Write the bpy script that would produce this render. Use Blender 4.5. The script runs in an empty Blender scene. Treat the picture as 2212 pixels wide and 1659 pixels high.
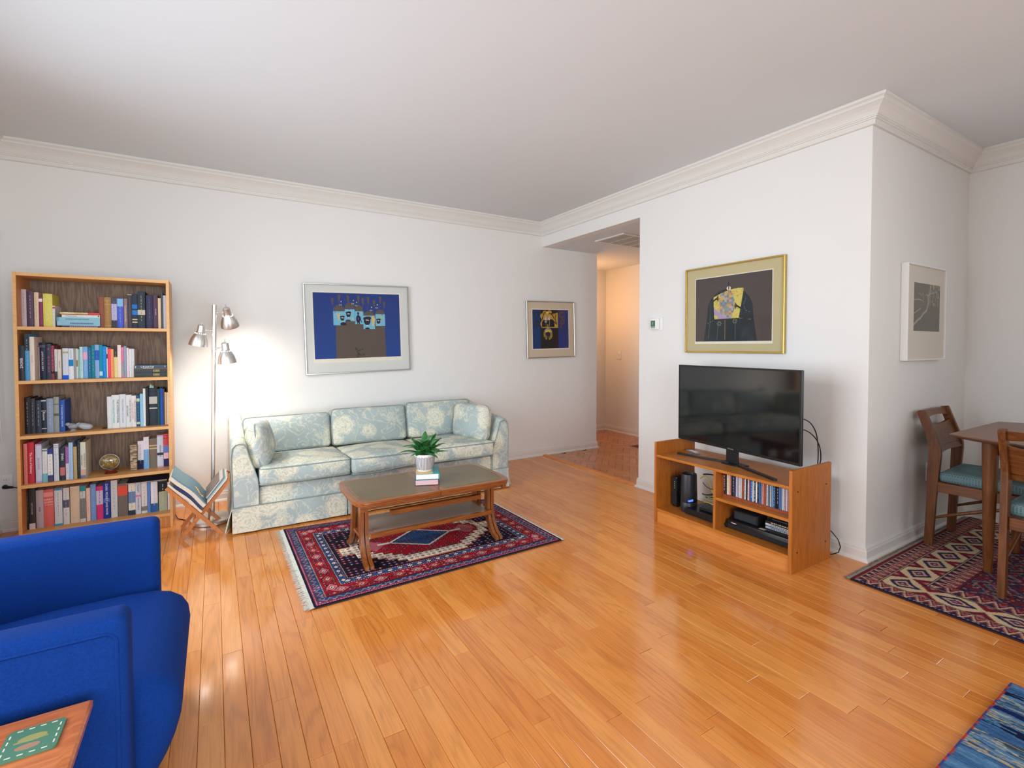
import bpy, bmesh, math, random
import numpy as np
from mathutils import Vector, Matrix, Euler
PI = math.pi
random.seed(7)
rng = np.random.default_rng(7)
sc = bpy.context.scene
COL = sc.collection
# ------------------------------------------------------------------ camera
YAW, PITCH, ROLL, FPX, CYP = 0.54809, 0.0257, -0.00099, 1052.624, 776.116
CAMH = 1.2
cd = bpy.data.cameras.new('camera'); cam = bpy.data.objects.new('camera', cd); COL.objects.link(cam)
cd.sensor_fit = 'HORIZONTAL'; cd.sensor_width = 36.0
cd.lens = FPX / 2212 * 36.0
cd.shift_x = 0.0
cd.shift_y = (CYP - 829.5) / 2212
cd.clip_start = 0.02; cd.clip_end = 60
_f = Vector((math.sin(YAW)*math.cos(PITCH), math.cos(YAW)*math.cos(PITCH), -math.sin(PITCH)))
_r = Vector((math.cos(YAW), -math.sin(YAW), 0)); _u = _r.cross(_f)
_r2 = math.cos(ROLL)*_r + math.sin(ROLL)*_u; _u2 = -math.sin(ROLL)*_r + math.cos(ROLL)*_u
cam.matrix_world = Matrix(((_r2.x, _u2.x, -_f.x, 0), (_r2.y, _u2.y, -_f.y, 0), (_r2.z, _u2.z, -_f.z, CAMH), (0, 0, 0, 1)))
sc.camera = cam
# ------------------------------------------------------------------ world, windows' daylight, exposure
sc.view_settings.view_transform = 'Standard'; sc.view_settings.look = 'None'
sc.view_settings.gamma = 1.0; sc.view_settings.use_curve_mapping = False
sc.view_settings.exposure = 0.10
w = bpy.data.worlds.new('sky'); sc.world = w; w.use_nodes = True
bg = w.node_tree.nodes['Background']; bg.inputs[0].default_value = (0.80, 0.90, 1.0, 1); bg.inputs[1].default_value = 1.6
def area_light(name, loc, rot, sx, sy, energy, color, spread=PI):
    l = bpy.data.lights.new(name, 'AREA'); l.shape = 'RECTANGLE'; l.size = sx; l.size_y = sy
    l.energy = energy; l.color = color; l.spread = spread
    o = bpy.data.objects.new(name, l); COL.objects.link(o); o.location = loc; o.rotation_euler = rot
    return o
DAY = (0.86, 0.94, 1.0)
area_light('daylight_left_window', (-1.30, 2.05, 1.25), (0, -PI/2+0.12, 0), 1.9, 2.3, 50, (0.84, 0.93, 1.0), 2.2)
area_light('daylight_rear_window', (0.2, -2.10, 1.30), (PI/2-0.05, 0, 0), 2.4, 1.9, 62, DAY, 2.0)
area_light('daylight_dining_window', (4.60, -0.85, 1.30), (0, PI/2, 0), 1.8, 1.3, 16, (1.0, 0.94, 0.86), 2.4)
try:
    sc.cycles.use_denoising = True
    sc.cycles.max_bounces = 10; sc.cycles.diffuse_bounces = 6; sc.cycles.glossy_bounces = 4
    sc.cycles.transparent_max_bounces = 12; sc.cycles.sample_clamp_indirect = 6.0
    sc.cycles.caustics_reflective = False; sc.cycles.caustics_refractive = False
except Exception:
    pass
# ------------------------------------------------------------------ room numbers (metres)
YS, XT, XH, YL, YR, XB, H, HZ = 4.406, 3.082, 3.865, 2.973, 1.269, 4.529, 2.532, 2.291
XL, YB = -1.21, -2.0            # left wall, rear wall
HX, HY = 4.82, 5.30             # hall far wall, hall end wall
# ------------------------------------------------------------------ helpers
def lin(c, a=1.0):
    r = [((v/255)/12.92 if v/255 <= 0.04045 else ((v/255+0.055)/1.055)**2.4) for v in c]
    return (r[0], r[1], r[2], a)
def linA(A):
    A = np.asarray(A, float)/255
    return np.where(A <= 0.04045, A/12.92, ((A+0.055)/1.055)**2.4)
INV = {}
class G:
    """collects shapes for one mesh"""
    def __init__(s): s.bm = bmesh.new(); s.M = Matrix.Identity(4)
    def verts(s, pts): return [s.bm.verts.new(s.M @ Vector(p)) for p in pts]
    def face(s, vs):
        try: return s.bm.faces.new(vs)
        except ValueError: return None
    def box(s, x0, x1, y0, y1, z0, z1, b=0.0, seg=1, M=None):
        T = Matrix.Translation(((x0+x1)/2, (y0+y1)/2, (z0+z1)/2)) @ Matrix.Diagonal((abs(x1-x0), abs(y1-y0), abs(z1-z0), 1))
        r = bmesh.ops.create_cube(s.bm, size=1, matrix=s.M @ (M or Matrix.Identity(4)) @ T)
        if b > 0:
            es = list({e for v in r['verts'] for e in v.link_edges})
            bmesh.ops.bevel(s.bm, geom=es, offset=b, segments=seg, affect='EDGES', profile=0.5)
        return s
    def prism(s, poly, axis, a0, a1):
        """2D outline (list of pairs) pushed along an axis; x: (y,z), y: (x,z), z: (x,y)"""
        def p3(p, a):
            return {'x': (a, p[0], p[1]), 'y': (p[0], a, p[1]), 'z': (p[0], p[1], a)}[axis]
        A = s.verts([p3(p, a0) for p in poly]); B = s.verts([p3(p, a1) for p in poly]); n = len(poly)
        s.face(A[::-1]); s.face(B)
        for i in range(n): s.face([A[i], A[(i+1) % n], B[(i+1) % n], B[i]])
        return s
    def loft(s, rings, cap=True, closed=True):
        R = [s.verts(r) for r in rings]; n = len(R[0])
        for a, b in zip(R, R[1:]):
            for i in range(n if closed else n-1):
                s.face([a[i], a[(i+1) % n], b[(i+1) % n], b[i]])
        if cap: s.face(R[0][::-1]); s.face(R[-1])
        return s
    def tube(s, pts, r, n=8, closed=False, cap=True):
        P = [Vector(p) for p in pts]; m = len(P); rr = r if isinstance(r, (list, tuple)) else [r]*m
        rings = []; prev = None
        for i, p in enumerate(P):
            if closed: t = P[(i+1) % m]-P[i-1]
            else: t = P[min(i+1, m-1)]-P[max(i-1, 0)]
            t = t.normalized() if t.length > 1e-9 else Vector((0, 0, 1))
            if prev is None:
                q = Vector((0, 0, 1)) if abs(t.z) < 0.9 else Vector((1, 0, 0))
                u = t.cross(q).normalized()
            else:
                u = (prev-t*prev.dot(t)); u = u.normalized() if u.length > 1e-6 else t.orthogonal().normalized()
            prev = u; v = t.cross(u)
            rings.append([p+(u*math.cos(2*PI*k/n)+v*math.sin(2*PI*k/n))*rr[i] for k in range(n)])
        if closed: rings.append(rings[0])
        return s.loft(rings, cap=cap and not closed)
    def lathe(s, prof, n=24, M=None):
        T = M or Matrix.Identity(4); old = s.M; s.M = s.M @ T
        R = []
        for r, z in prof:
            if r < 1e-6: R.append(s.verts([(0, 0, z)]))
            else: R.append(s.verts([(r*math.cos(2*PI*k/n), r*math.sin(2*PI*k/n), z) for k in range(n)]))
        for a, b in zip(R, R[1:]):
            for k in range(n):
                k2 = (k+1) % n
                if len(a) == 1 and len(b) == 1: continue
                if len(a) == 1: s.face([a[0], b[k2], b[k]])
                elif len(b) == 1: s.face([a[k], a[k2], b[0]])
                else: s.face([a[k], a[k2], b[k2], b[k]])
        s.M = old
        return s
    def cushion(s, wd, dp, ht, r, puff, sp=0.0, n=10, M=None, lump=0.0, seed=0):
        """upholstered box: rounded edges, puffed faces"""
        T = s.M @ (M or Matrix.Identity(4))
        tb = bmesh.new(); bmesh.ops.create_cube(tb, size=2)
        bmesh.ops.subdivide_edges(tb, edges=list(tb.edges), cuts=n-1, use_grid_fill=True)
        vs = list(tb.verts)
        half = (wd/2, dp/2, ht/2); rad = [min(r, h*0.98) for h in half]
        tab = []
        for h, q in zip(half, rad):
            inner = list(np.linspace(-(h-q), h-q, n-3)) if n > 4 else [-(h-q), h-q]
            tab.append([-h, -h+q*0.35]+inner+[h-q*0.35, h])
        rs = random.Random(seed); ph = [rs.uniform(0, 6.28) for _ in range(6)]
        for v in vs:
            idx = [int(round((c+1)/2*n)) for c in v.co]
            P = [tab[k][idx[k]] for k in range(3)]
            Q = [max(-(half[k]-rad[k]), min(half[k]-rad[k], P[k])) for k in range(3)]
            D = Vector([P[k]-Q[k] for k in range(3)])
            if D.length > 1e-9:
                D.normalize(); P = [Q[k]+D[k]*rad[k] for k in range(3)]
            a, b, c = (P[k]/half[k] for k in range(3))
            x, y, z = P
            z += (1 if c > 0 else -1)*puff*(1-a*a)*(1-b*b)*min(1, abs(c)*1.2)
            if sp:
                x += (1 if a > 0 else -1)*sp*(1-b*b)*(1-c*c)*abs(a)**3
                y += (1 if b > 0 else -1)*sp*(1-a*a)*(1-c*c)*abs(b)**3
            if lump:
                z += lump*math.sin(a*3.1+ph[0])*math.sin(b*2.7+ph[1])+lump*.5*math.sin(a*6+ph[2])*math.cos(b*5+ph[3])
                y += lump*.6*math.sin(a*4+ph[4])
            v.co = T @ Vector((x, y, z))
        me = bpy.data.meshes.new('tmp'); tb.to_mesh(me); tb.free(); s.bm.from_mesh(me); bpy.data.meshes.remove(me)
        return s
    def done(s): return s.bm
def rect_loop(w_, d_, r, z, n=5):
    pts = []
    for cx, cy, a0 in ((w_/2-r, d_/2-r, 0), (-w_/2+r, d_/2-r, PI/2), (-w_/2+r, -d_/2+r, PI), (w_/2-r, -d_/2+r, 1.5*PI)):
        for k in range(n+1):
            a = a0+PI/2*k/n; pts.append((cx+r*math.cos(a), cy+r*math.sin(a), z))
    # straight runs get extra points so the loop may sag
    out = []
    for i, p in enumerate(pts):
        q = pts[(i+1) % len(pts)]; out.append(p)
        L = math.dist(p, q)
        if L > 0.1:
            for k in range(1, 6): out.append(tuple(p[j]+(q[j]-p[j])*k/6 for j in range(3)))
    return out
def _link(name, me, mt, parent, smooth, color):
    o = bpy.data.objects.new(name, me); COL.objects.link(o)
    if mt is not None: me.materials.append(mt)
    if smooth:
        me.polygons.foreach_set('use_smooth', [True]*len(me.polygons)); me.set_sharp_from_angle(angle=math.radians(smooth))
    if color is not None: o.color = color
    return o
def obj(name, g, mt, parent=None, smooth=0, color=None, label=None, cat=None, group=None, kind=None):
    me = bpy.data.meshes.new(name)
    bm = g.bm if isinstance(g, G) else g
    bmesh.ops.recalc_face_normals(bm, faces=bm.faces)
    bm.to_mesh(me); bm.free()
    o = _link(name, me, mt, parent, smooth, color)
    adopt(o, parent)
    tag(o, label, cat, group, kind)
    return o
def adopt(o, parent):
    me = o.data
    if parent is not None:
        me.transform(INV[parent.name]); o.parent = parent; INV[o.name] = INV[parent.name]
    else:
        n = len(me.vertices); co = np.empty(n*3, np.float32); me.vertices.foreach_get('co', co); co = co.reshape(-1, 3)
        lo, hi = co.min(0), co.max(0); c = Vector(((lo[0]+hi[0])/2, (lo[1]+hi[1])/2, lo[2]))
        me.transform(Matrix.Translation(-c)); o.location = c; INV[o.name] = Matrix.Translation(-c)
def tag(o, label=None, cat=None, group=None, kind=None):
    if label: o['label'] = label
    if cat: o['category'] = cat
    if group: o['group'] = group
    if kind: o['kind'] = kind
    return o
def thing(name, label, cat, loc=(0, 0, 0), rotz=0.0, group=None):
    o = bpy.data.objects.new(name, None); COL.objects.link(o); o.empty_display_size = 0.05
    o.location = loc; o.rotation_euler = (0, 0, rotz)
    INV[o.name] = (Matrix.Translation(loc) @ Matrix.Rotation(rotz, 4, 'Z')).inverted()
    return tag(o, label, cat, group)
def struct(name, g, mt, smooth=0): return obj(name, g, mt, None, smooth, kind='structure')
def dup(root, loc, rotz, label=None, group=None):
    r = root.copy(); COL.objects.link(r); r.location = loc; r.rotation_euler = (0, 0, rotz)
    if label: r['label'] = label
    if group: r['group'] = group
    for ch in list(root.children):
        c = ch.copy(); COL.objects.link(c); c.parent = r
        for gch in ch.children:
            d = gch.copy(); COL.objects.link(d); d.parent = c
    return r
def text(s, name, mt, parent, loc, M3, size, color=None, ax='CENTER', sx=1.0):
    """lettering as flat mesh; M3 = rotation matrix of the text plane"""
    cu = bpy.data.curves.new(name, 'FONT'); cu.body = s; cu.size = size; cu.align_x = ax; cu.align_y = 'CENTER'
    cu.resolution_u = 2; cu.fill_mode = 'FRONT'
    tmp = bpy.data.objects.new('tmp_text', cu); COL.objects.link(tmp)
    me = bpy.data.meshes.new_from_object(tmp); me.name = name
    bpy.data.objects.remove(tmp); bpy.data.curves.remove(cu)
    me.transform(Matrix.Translation(loc) @ M3.to_4x4() @ Matrix.Diagonal((sx, 1, 1, 1)))
    me.materials.clear()
    o = _link(name, me, mt, parent, 0, color); adopt(o, parent)
    return o
def grid_mesh(name, P00, P10, P01, P11, nu, nv, rgb, mt, parent, jitter=None, flip=False):
    """sheet of small quads with one colour per point: rgb is (nv, nu, 3) sRGB 0-255; row 0 lies on P00-P10"""
    P00, P10, P01, P11 = (np.array(p, float) for p in (P00, P10, P01, P11))
    u = np.linspace(0, 1, nu)[None, :, None]; v = np.linspace(0, 1, nv)[:, None, None]
    co = (P00*(1-u)+P10*u)*(1-v)+(P01*(1-u)+P11*u)*v
    if jitter is not None: co = co+jitter
    idx = np.arange(nu*nv).reshape(nv, nu)
    a, b, c, d = idx[:-1, :-1], idx[:-1, 1:], idx[1:, 1:], idx[1:, :-1]
    F = np.stack([a, b, c, d] if not flip else [a, d, c, b], -1).reshape(-1, 4)
    me = bpy.data.meshes.new(name)
    me.vertices.add(nu*nv); me.vertices.foreach_set('co', co.reshape(-1).astype(np.float32))
    nf = len(F); me.loops.add(nf*4); me.loops.foreach_set('vertex_index', F.reshape(-1).astype(np.int32))
    me.polygons.add(nf); me.polygons.foreach_set('loop_start', np.arange(0, nf*4, 4, dtype=np.int32))
    me.update(calc_edges=True); me.validate()
    at = me.color_attributes.new('Col', 'FLOAT_COLOR', 'POINT')
    L = linA(np.clip(rgb, 0, 255)).reshape(-1, 3)
    at.data.foreach_set('color', np.concatenate([L, np.ones((len(L), 1))], 1).reshape(-1).astype(np.float32))
    o = _link(name, me, mt, parent, 0, None)
    adopt(o, parent)
    return o
# ------------------------------------------------------------------ materials
class N:
    def __init__(s, name):
        s.m = bpy.data.materials.new(name); s.m.use_nodes = True; s.t = s.m.node_tree; s.n = s.t.nodes
        s.b = s.n['Principled BSDF']; s.out = s.n['Material Output']
    def new(s, ty, **kw):
        nd = s.n.new(ty)
        for k, v in kw.items():
            if k.startswith('i_'):
                key = k[2:]; key = int(key) if key.isdigit() else key.replace('_', ' ')
                nd.inputs[key].default_value = v
            else: setattr(nd, k, v)
        return nd
    def link(s, a, b): s.t.links.new(a, b)
    def math(s, op, a, b=None, c=None, clamp=False):
        nd = s.n.new('ShaderNodeMath'); nd.operation = op; nd.use_clamp = clamp
        for i, v in enumerate((a, b, c)):
            if v is None: continue
            if isinstance(v, (int, float)): nd.inputs[i].default_value = v
            else: s.link(v, nd.inputs[i])
        return nd.outputs[0]
    def mix(s, f, a, b, mode='MIX'):
        nd = s.n.new('ShaderNodeMix'); nd.data_type = 'RGBA'; nd.blend_type = mode
        for i, v in ((0, f), (6, a), (7, b)):
            if isinstance(v, (int, float)): nd.inputs[i].default_value = v
            elif isinstance(v, tuple): nd.inputs[i].default_value = v
            else: s.link(v, nd.inputs[i])
        return nd.outputs[2]
    def ramp(s, f, stops, interp='LINEAR'):
        nd = s.n.new('ShaderNodeValToRGB'); cr = nd.color_ramp; cr.interpolation = interp
        while len(cr.elements) < len(stops): cr.elements.new(0.5)
        for e, (p, c) in zip(cr.elements, stops): e.position = p; e.color = c
        s.link(f, nd.inputs[0]); return nd.outputs[0]
    def pos(s, scale=(1, 1, 1), rot=(0, 0, 0), rnd=0.0):
        g = s.n.new('ShaderNodeNewGeometry'); v = g.outputs['Position']
        if rnd:
            oi = s.n.new('ShaderNodeObjectInfo')
            r = s.math('ADD', oi.outputs['Random'], g.outputs['Random Per Island'])
            r = s.math('FRACT', r); s.rand = r
            k = s.math('MULTIPLY', r, rnd)
            cb = s.n.new('ShaderNodeCombineXYZ')
            for i in range(3): s.link(k, cb.inputs[i])
            va = s.n.new('ShaderNodeVectorMath'); va.operation = 'ADD'; s.link(v, va.inputs[0]); s.link(cb.outputs[0], va.inputs[1]); v = va.outputs[0]
        mp = s.n.new('ShaderNodeMapping'); s.link(v, mp.inputs[0])
        mp.inputs['Scale'].default_value = scale; mp.inputs['Rotation'].default_value = rot
        return mp.outputs[0]
    def noise(s, vec, scale=1.0, detail=2.0, rough=0.5, dist=0.0):
        nd = s.new('ShaderNodeTexNoise', i_Scale=scale, i_Detail=detail, i_Roughness=rough, i_Distortion=dist)
        s.link(vec, nd.inputs['Vector']); return nd.outputs[0]
    def bump(s, h, strength=0.2, dist=0.002):
        nd = s.n.new('ShaderNodeBump'); nd.inputs['Strength'].default_value = strength; nd.inputs['Distance'].default_value = dist
        s.link(h, nd.inputs['Height']); s.link(nd.outputs[0], s.b.inputs['Normal'])
    def base(s, c):
        if isinstance(c, tuple): s.b.inputs['Base Color'].default_value = c
        else: s.link(c, s.b.inputs['Base Color'])
        return s
    def set(s, rough=0.5, metal=0.0, spec=0.5, coat=0.0, coatr=0.1):
        b = s.b.inputs; b['Roughness'].default_value = rough; b['Metallic'].default_value = metal
        b['Specular IOR Level'].default_value = spec; b['Coat Weight'].default_value = coat; b['Coat Roughness'].default_value = coatr
        return s
def plain(name, c, rough=0.5, metal=0.0, spec=0.5, var=0.05, vscale=30.0, coat=0.0, bump=0.0, bscale=200.0):
    m = N(name); m.set(rough, metal, spec, coat)
    col = lin(c)
    p = m.pos()
    f = m.noise(p, vscale, 3)
    d = tuple(x*(1-var) for x in col[:3])+(1,); e = tuple(min(1, x*(1+var)) for x in col[:3])+(1,)
    m.base(m.mix(f, d, e))
    if bump: m.bump(m.noise(p, bscale, 2), bump, 0.001)
    return m.m
def objcolor(name, rough=0.6, spec=0.3, var=0.06):
    m = N(name); m.set(rough, 0, spec)
    oi = m.n.new('ShaderNodeObjectInfo'); f = m.noise(m.pos(), 60, 2)
    dark = m.mix(1.0, oi.outputs['Color'], (1-2*var, 1-2*var, 1-2*var, 1), 'MULTIPLY')
    m.base(m.mix(f, dark, oi.outputs['Color']))
    return m.m
def wood(name, c1, c2, axis='z', scale=1.0, rough=0.4, coat=0.0, contrast=0.5, spec=0.5):
    m = N(name); m.set(rough, 0, spec, coat, 0.15)
    st = {'x': (1.2, 14, 14), 'y': (14, 1.2, 14), 'z': (14, 14, 1.2)}[axis]
    p = m.pos(tuple(v*scale for v in st), rnd=3.0)
    n1 = m.noise(p, 1.0, 3, 0.55, 0.3)
    ring = m.math('SINE', m.math('MULTIPLY', n1, 42.0)); ring = m.math('MULTIPLY_ADD', ring, 0.5, 0.5)
    fine = m.noise(m.pos(tuple(v*scale*9 for v in st)), 1.0, 2)
    f = m.math('MULTIPLY_ADD', ring, 0.35*contrast*2, m.math('MULTIPLY', fine, 0.55))
    a = lin(c1); b = lin(c2)
    col = m.ramp(f, [(0.15, a), (0.85, b)])
    m.base(col); m.bump(fine, 0.06, 0.001)
    return m.m
WALL = plain('wall_paint', (226, 225, 222), 0.75, 0, 0.25, 0.01, 3, bump=0.03, bscale=600)
CEIL = plain('ceiling_paint', (216, 221, 224), 0.9, 0, 0.1, 0.01, 3)
TRIM = plain('trim_paint', (220, 218, 213), 0.4, 0, 0.4, 0.01, 5)
SUB = plain('subfloor', (70, 36, 18), 0.8)
def floor_mat(name, ca, cb, cc, rough):
    m = N(name); m.set(rough, 0, 0.9)
    p = m.pos((11, 1.0, 1), rnd=17.0); R = m.rand
    n1 = m.noise(p, 1.0, 2.5, 0.5, 0.4)
    ring = m.math('SINE', m.math('MULTIPLY', n1, 60.0)); ring = m.math('MULTIPLY_ADD', ring, 0.5, 0.5)
    ring = m.math('POWER', ring, 3.0)
    fine = m.noise(m.pos((230, 7, 1), rnd=5.0), 1.0, 2, 0.6)
    blot = m.noise(m.pos((4, 1.2, 1), rnd=9.0), 1.0, 2)
    base = m.ramp(R, [(0.0, lin(ca)), (0.5, lin(cb)), (1.0, lin(cc))])
    dk = m.mix(1.0, base, (0.52, 0.42, 0.32, 1), 'MULTIPLY')
    amt = m.math('MULTIPLY', ring, m.math('MULTIPLY_ADD', blot, 0.75, -0.1), clamp=True)
    col = m.mix(amt, base, dk)
    dk2 = m.mix(1.0, col, (0.72, 0.66, 0.58, 1), 'MULTIPLY')
    f2 = m.ramp(fine, [(0.45, (0, 0, 0, 1)), (0.75, (1, 1, 1, 1))])
    col = m.mix(m.math('MULTIPLY', f2, 0.55), col, dk2)
    m.base(col)
    w2 = m.noise(m.pos((5, 3, 1)), 1.0, 2); sm = m.noise(m.pos((9, 9, 1)), 1.0, 5, 0.65)
    m.bump(m.math('ADD', w2, m.math('MULTIPLY', fine, 0.03)), 0.05, 0.01)
    rr = m.math('MULTIPLY_ADD', sm, 0.18, rough-0.07)
    m.link(rr, m.b.inputs['Roughness'])
    return m.m
OAK = floor_mat('oak_floor', (212, 127, 54), (220, 138, 62), (228, 150, 74), 0.12)
PARQ = floor_mat('parquet_oak', (184, 110, 60), (194, 118, 68), (204, 128, 76), 0.18)
BOOK = objcolor('book_cloth', 0.55, 0.35)
INK = objcolor('printed_ink', 0.6, 0.2, 0.02)
PAGES = N('page_edges'); PAGES.set(0.8, 0, 0.1)
PAGES.base(PAGES.mix(PAGES.noise(PAGES.pos((900, 900, 6)), 1, 1), lin((190, 178, 158)), lin((232, 224, 208)))); PAGES = PAGES.m
COLS = N('woven_colours'); COLS.set(0.95, 0, 0.1)
_a = COLS.new('ShaderNodeAttribute', attribute_name='Col'); COLS.base(_a.outputs['Color'])
COLS.bump(COLS.noise(COLS.pos(), 350, 2), 0.4, 0.003); COLS = COLS.m
PRINT = N('printed_paper'); PRINT.set(0.7, 0, 0.2)
_a = PRINT.new('ShaderNodeAttribute', attribute_name='Col'); _n = PRINT.noise(PRINT.pos(), 900, 1)
PRINT.base(PRINT.mix(PRINT.math('MULTIPLY', _n, 0.12), _a.outputs['Color'], (0.02, 0.02, 0.02, 1))); PRINT = PRINT.m
def glass_mat():
    m = bpy.data.materials.new('clear_glass'); m.use_nodes = True; t = m.node_tree; t.nodes.clear()
    o = t.nodes.new('ShaderNodeOutputMaterial'); mx = t.nodes.new('ShaderNodeMixShader'); tr = t.nodes.new('ShaderNodeBsdfTransparent')
    gl = t.nodes.new('ShaderNodeBsdfGlossy'); gl.inputs['Roughness'].default_value = 0.03
    fr = t.nodes.new('ShaderNodeFresnel'); fr.inputs[0].default_value = 1.33
    ge = t.nodes.new('ShaderNodeNewGeometry'); mu = t.nodes.new('ShaderNodeMath'); mu.operation = 'MULTIPLY'; iv = t.nodes.new('ShaderNodeMath'); iv.operation = 'SUBTRACT'; iv.inputs[0].default_value = 1.0
    t.links.new(ge.outputs['Backfacing'], iv.inputs[1]); t.links.new(fr.outputs[0], mu.inputs[0]); t.links.new(iv.outputs[0], mu.inputs[1])
    t.links.new(mu.outputs[0], mx.inputs[0]); t.links.new(tr.outputs[0], mx.inputs[1]); t.links.new(gl.outputs[0], mx.inputs[2]); t.links.new(mx.outputs[0], o.inputs[0])
    return m
GLASS = glass_mat()
SILVER = plain('brushed_silver', (200, 198, 192), 0.28, 1.0, 0.5, 0.05, 80)
NICKEL = N('brushed_nickel'); NICKEL.set(0.36, 1.0)
NICKEL.base(NICKEL.mix(NICKEL.noise(NICKEL.pos((40, 40, 600)), 1, 2), lin((206, 203, 198)), lin((232, 229, 224)))); NICKEL = NICKEL.m
GOLD = plain('gold_metal', (214, 178, 96), 0.25, 1.0, 0.5, 0.05, 80)
BLACK = plain('black_plastic', (20, 21, 23), 0.35, 0, 0.5, 0.1)
MATT = plain('matt_black_plastic', (26, 27, 30), 0.65, 0, 0.3, 0.1)
WHITE = plain('white_plastic', (232, 232, 230), 0.4, 0, 0.4, 0.01)
OAKV = wood('oak_veneer', (184, 118, 60), (220, 162, 98), 'z', 1.2, 0.42, contrast=0.35)
OAKE = wood('oak_edge', (214, 160, 96), (232, 186, 124), 'x', 1.4, 0.45, contrast=0.3)
OAKB = wood('walnut_back', (98, 76, 60), (152, 126, 104), 'z', 1.6, 0.6, contrast=0.5)
TEAK = wood('teak_veneer', (160, 88, 26), (200, 124, 44), 'z', 1.3, 0.42, contrast=0.3)
TEAKH = wood('teak_veneer_flat', (162, 92, 30), (206, 132, 50), 'y', 1.3, 0.35, contrast=0.3)
YEW = wood('yew_wood', (112, 56, 18), (164, 94, 36), 'x', 1.5, 0.3, 0.3, 0.4)
YEWV = wood('yew_wood_upright', (108, 54, 18), (158, 90, 34), 'z', 1.5, 0.3, 0.3, 0.4)
CHERRY = wood('chair_wood', (84, 46, 20), (130, 78, 36), 'z', 1.3, 0.4, 0.05, 0.4, 0.35)
CHERRYH = wood('chair_wood_flat', (84, 46, 20), (134, 80, 38), 'y', 1.3, 0.38, 0.08, 0.4, 0.35)
WALNUT = wood('walnut_table', (110, 74, 56), (150, 108, 84), 'y', 1.4, 0.4, 0.1, 0.3)
REDW = wood('red_rack_wood', (128, 58, 28), (168, 86, 44), 'y', 1.5, 0.4, 0.1, 0.3)
BEECH = wood('rack_beech', (176, 104, 52), (206, 136, 76), 'z', 1.5, 0.4, 0.1, 0.3)
SIDEW = wood('side_table_wood', (168, 88, 42), (206, 124, 66), 'x', 1.5, 0.28, 0.3, 0.4)
# ------------------------------------------------------------------ room shell
def wall_with_holes(name, axis, c0, c1, a0, a1, z1, holes=()):
    """slab between c0..c1 (thickness axis), a0..a1 along, 0..z1 high, rectangular openings (a0,a1,z0,z1)"""
    g = G()
    def bx(p, q, zl, zh):
        if q-p < 1e-4 or zh-zl < 1e-4: return
        if axis == 'x': g.box(c0, c1, p, q, zl, zh)
        else: g.box(p, q, c0, c1, zl, zh)
    cur = a0
    for (p, q, zl, zh) in sorted(holes):
        bx(cur, p, -0.02, z1); bx(p, q, -0.02, zl); bx(p, q, zh, z1); cur = q
    bx(cur, a1, -0.02, z1)
    return struct(name, g, WALL)
T = 0.1
WIN_L = (0.9, 3.2, 0.25, 2.25); WIN_R = (-1.0, 1.4, 0.35, 2.25); WIN_D = (-1.55, -0.15, 0.35, 2.25)
wall_with_holes('wall_left', 'x', XL-T, XL, YB-T, YS+T, H, [WIN_L])
wall_with_holes('wall_rear', 'y', YB-T, YB, XL, XB+T, H, [WIN_R])
wall_with_holes('wall_back', 'y', YS, YS+T, XL, XH-T, H)
wall_with_holes('wall_hall_left', 'x', XH-T, XH, YS, HY+T, H)
g = G(); g.box(XT, XT+T, YR, YL, -0.02, H); g.box(XT, XT+T, YL, YS, HZ, H); struct('wall_right', g, WALL)
g = G(); g.box(XT+T, XB, YR, YR+T, -0.02, H); struct('wall_return', g, WALL)
wall_with_holes('wall_dining', 'x', XB, XB+T, YB-T, YR+T, H, [WIN_D])
g = G(); g.box(XT+T, HX, YL-T, YL, -0.02, HZ); struct('wall_hall_near', g, WALL)
g = G(); g.box(HX, HX+T, YL-T, HY+T, -0.02, HZ); struct('wall_hall_far', g, WALL)
g = G(); g.box(XH, HX, HY, HY+T, -0.02, HZ); struct('wall_hall_end', g, WALL)
g = G(); g.box(XL-T, XB+T, YB-T, YR+T, H, H+0.05); g.box(XL-T, XT+T, YR+T, YS+T, H, H+0.05); struct('ceiling', g, CEIL)
g = G(); g.box(XT+T, HX+T, YL-T, HY+T, HZ, HZ+0.05); struct('ceiling_hall', g, CEIL)
def sweep_trim(name, path, prof, i, mt=TRIM):
    """straight run i of a mitred moulding along path (walls kept on the left hand)"""
    P = [Vector((p[0], p[1], 0)) for p in path]
    def nrm(a, b):
        d = (b-a).normalized(); return Vector((d.y, -d.x, 0))
    def mit(k):
        ns = []
        if k > 0: ns.append(nrm(P[k-1], P[k]))
        if k < len(P)-1: ns.append(nrm(P[k], P[k+1]))
        if len(ns) == 1: return ns[0]
        return (ns[0]+ns[1])/(1+ns[0].dot(ns[1]))
    g = G()
    ring = lambda k: [P[k]+mit(k)*d+Vector((0, 0, z)) for d, z in prof]
    g.loft([ring(i), ring(i+1)]); return struct(name, g, mt)
CROWN = [(0.0, H), (0.096, H), (0.096, H-0.015), (0.088, H-0.018), (0.082, H-0.024), (0.082, H-0.033), (0.074, H-0.038), (0.060, H-0.050),
         (0.048, H-0.064), (0.040, H-0.078), (0.038, H-0.083), (0.034, H-0.084), (0.033, H-0.090), (0.027, H-0.092), (0.026, H-0.098), (0.020, H-0.100),
         (0.019, H-0.122), (0.015, H-0.127), (0.0, H-0.127)]
cpath = [(XL, YB), (XL, YS), (XT, YS), (XT, YR), (XB, YR), (XB, YB)]
for i, nm in enumerate(('left', 'back', 'right', 'return', 'dining')):
    o = sweep_trim('trim_%d' % (i+1), cpath, CROWN, i)
BASE = [(0.0, 0.078), (0.006, 0.077), (0.009, 0.070), (0.008, 0.066), (0.011, 0.060), (0.012, 0.054), (0.012, 0.020), (0.017, 0.017), (0.022, 0.010), (0.024, 0.0), (0.0, 0.0)]
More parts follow.
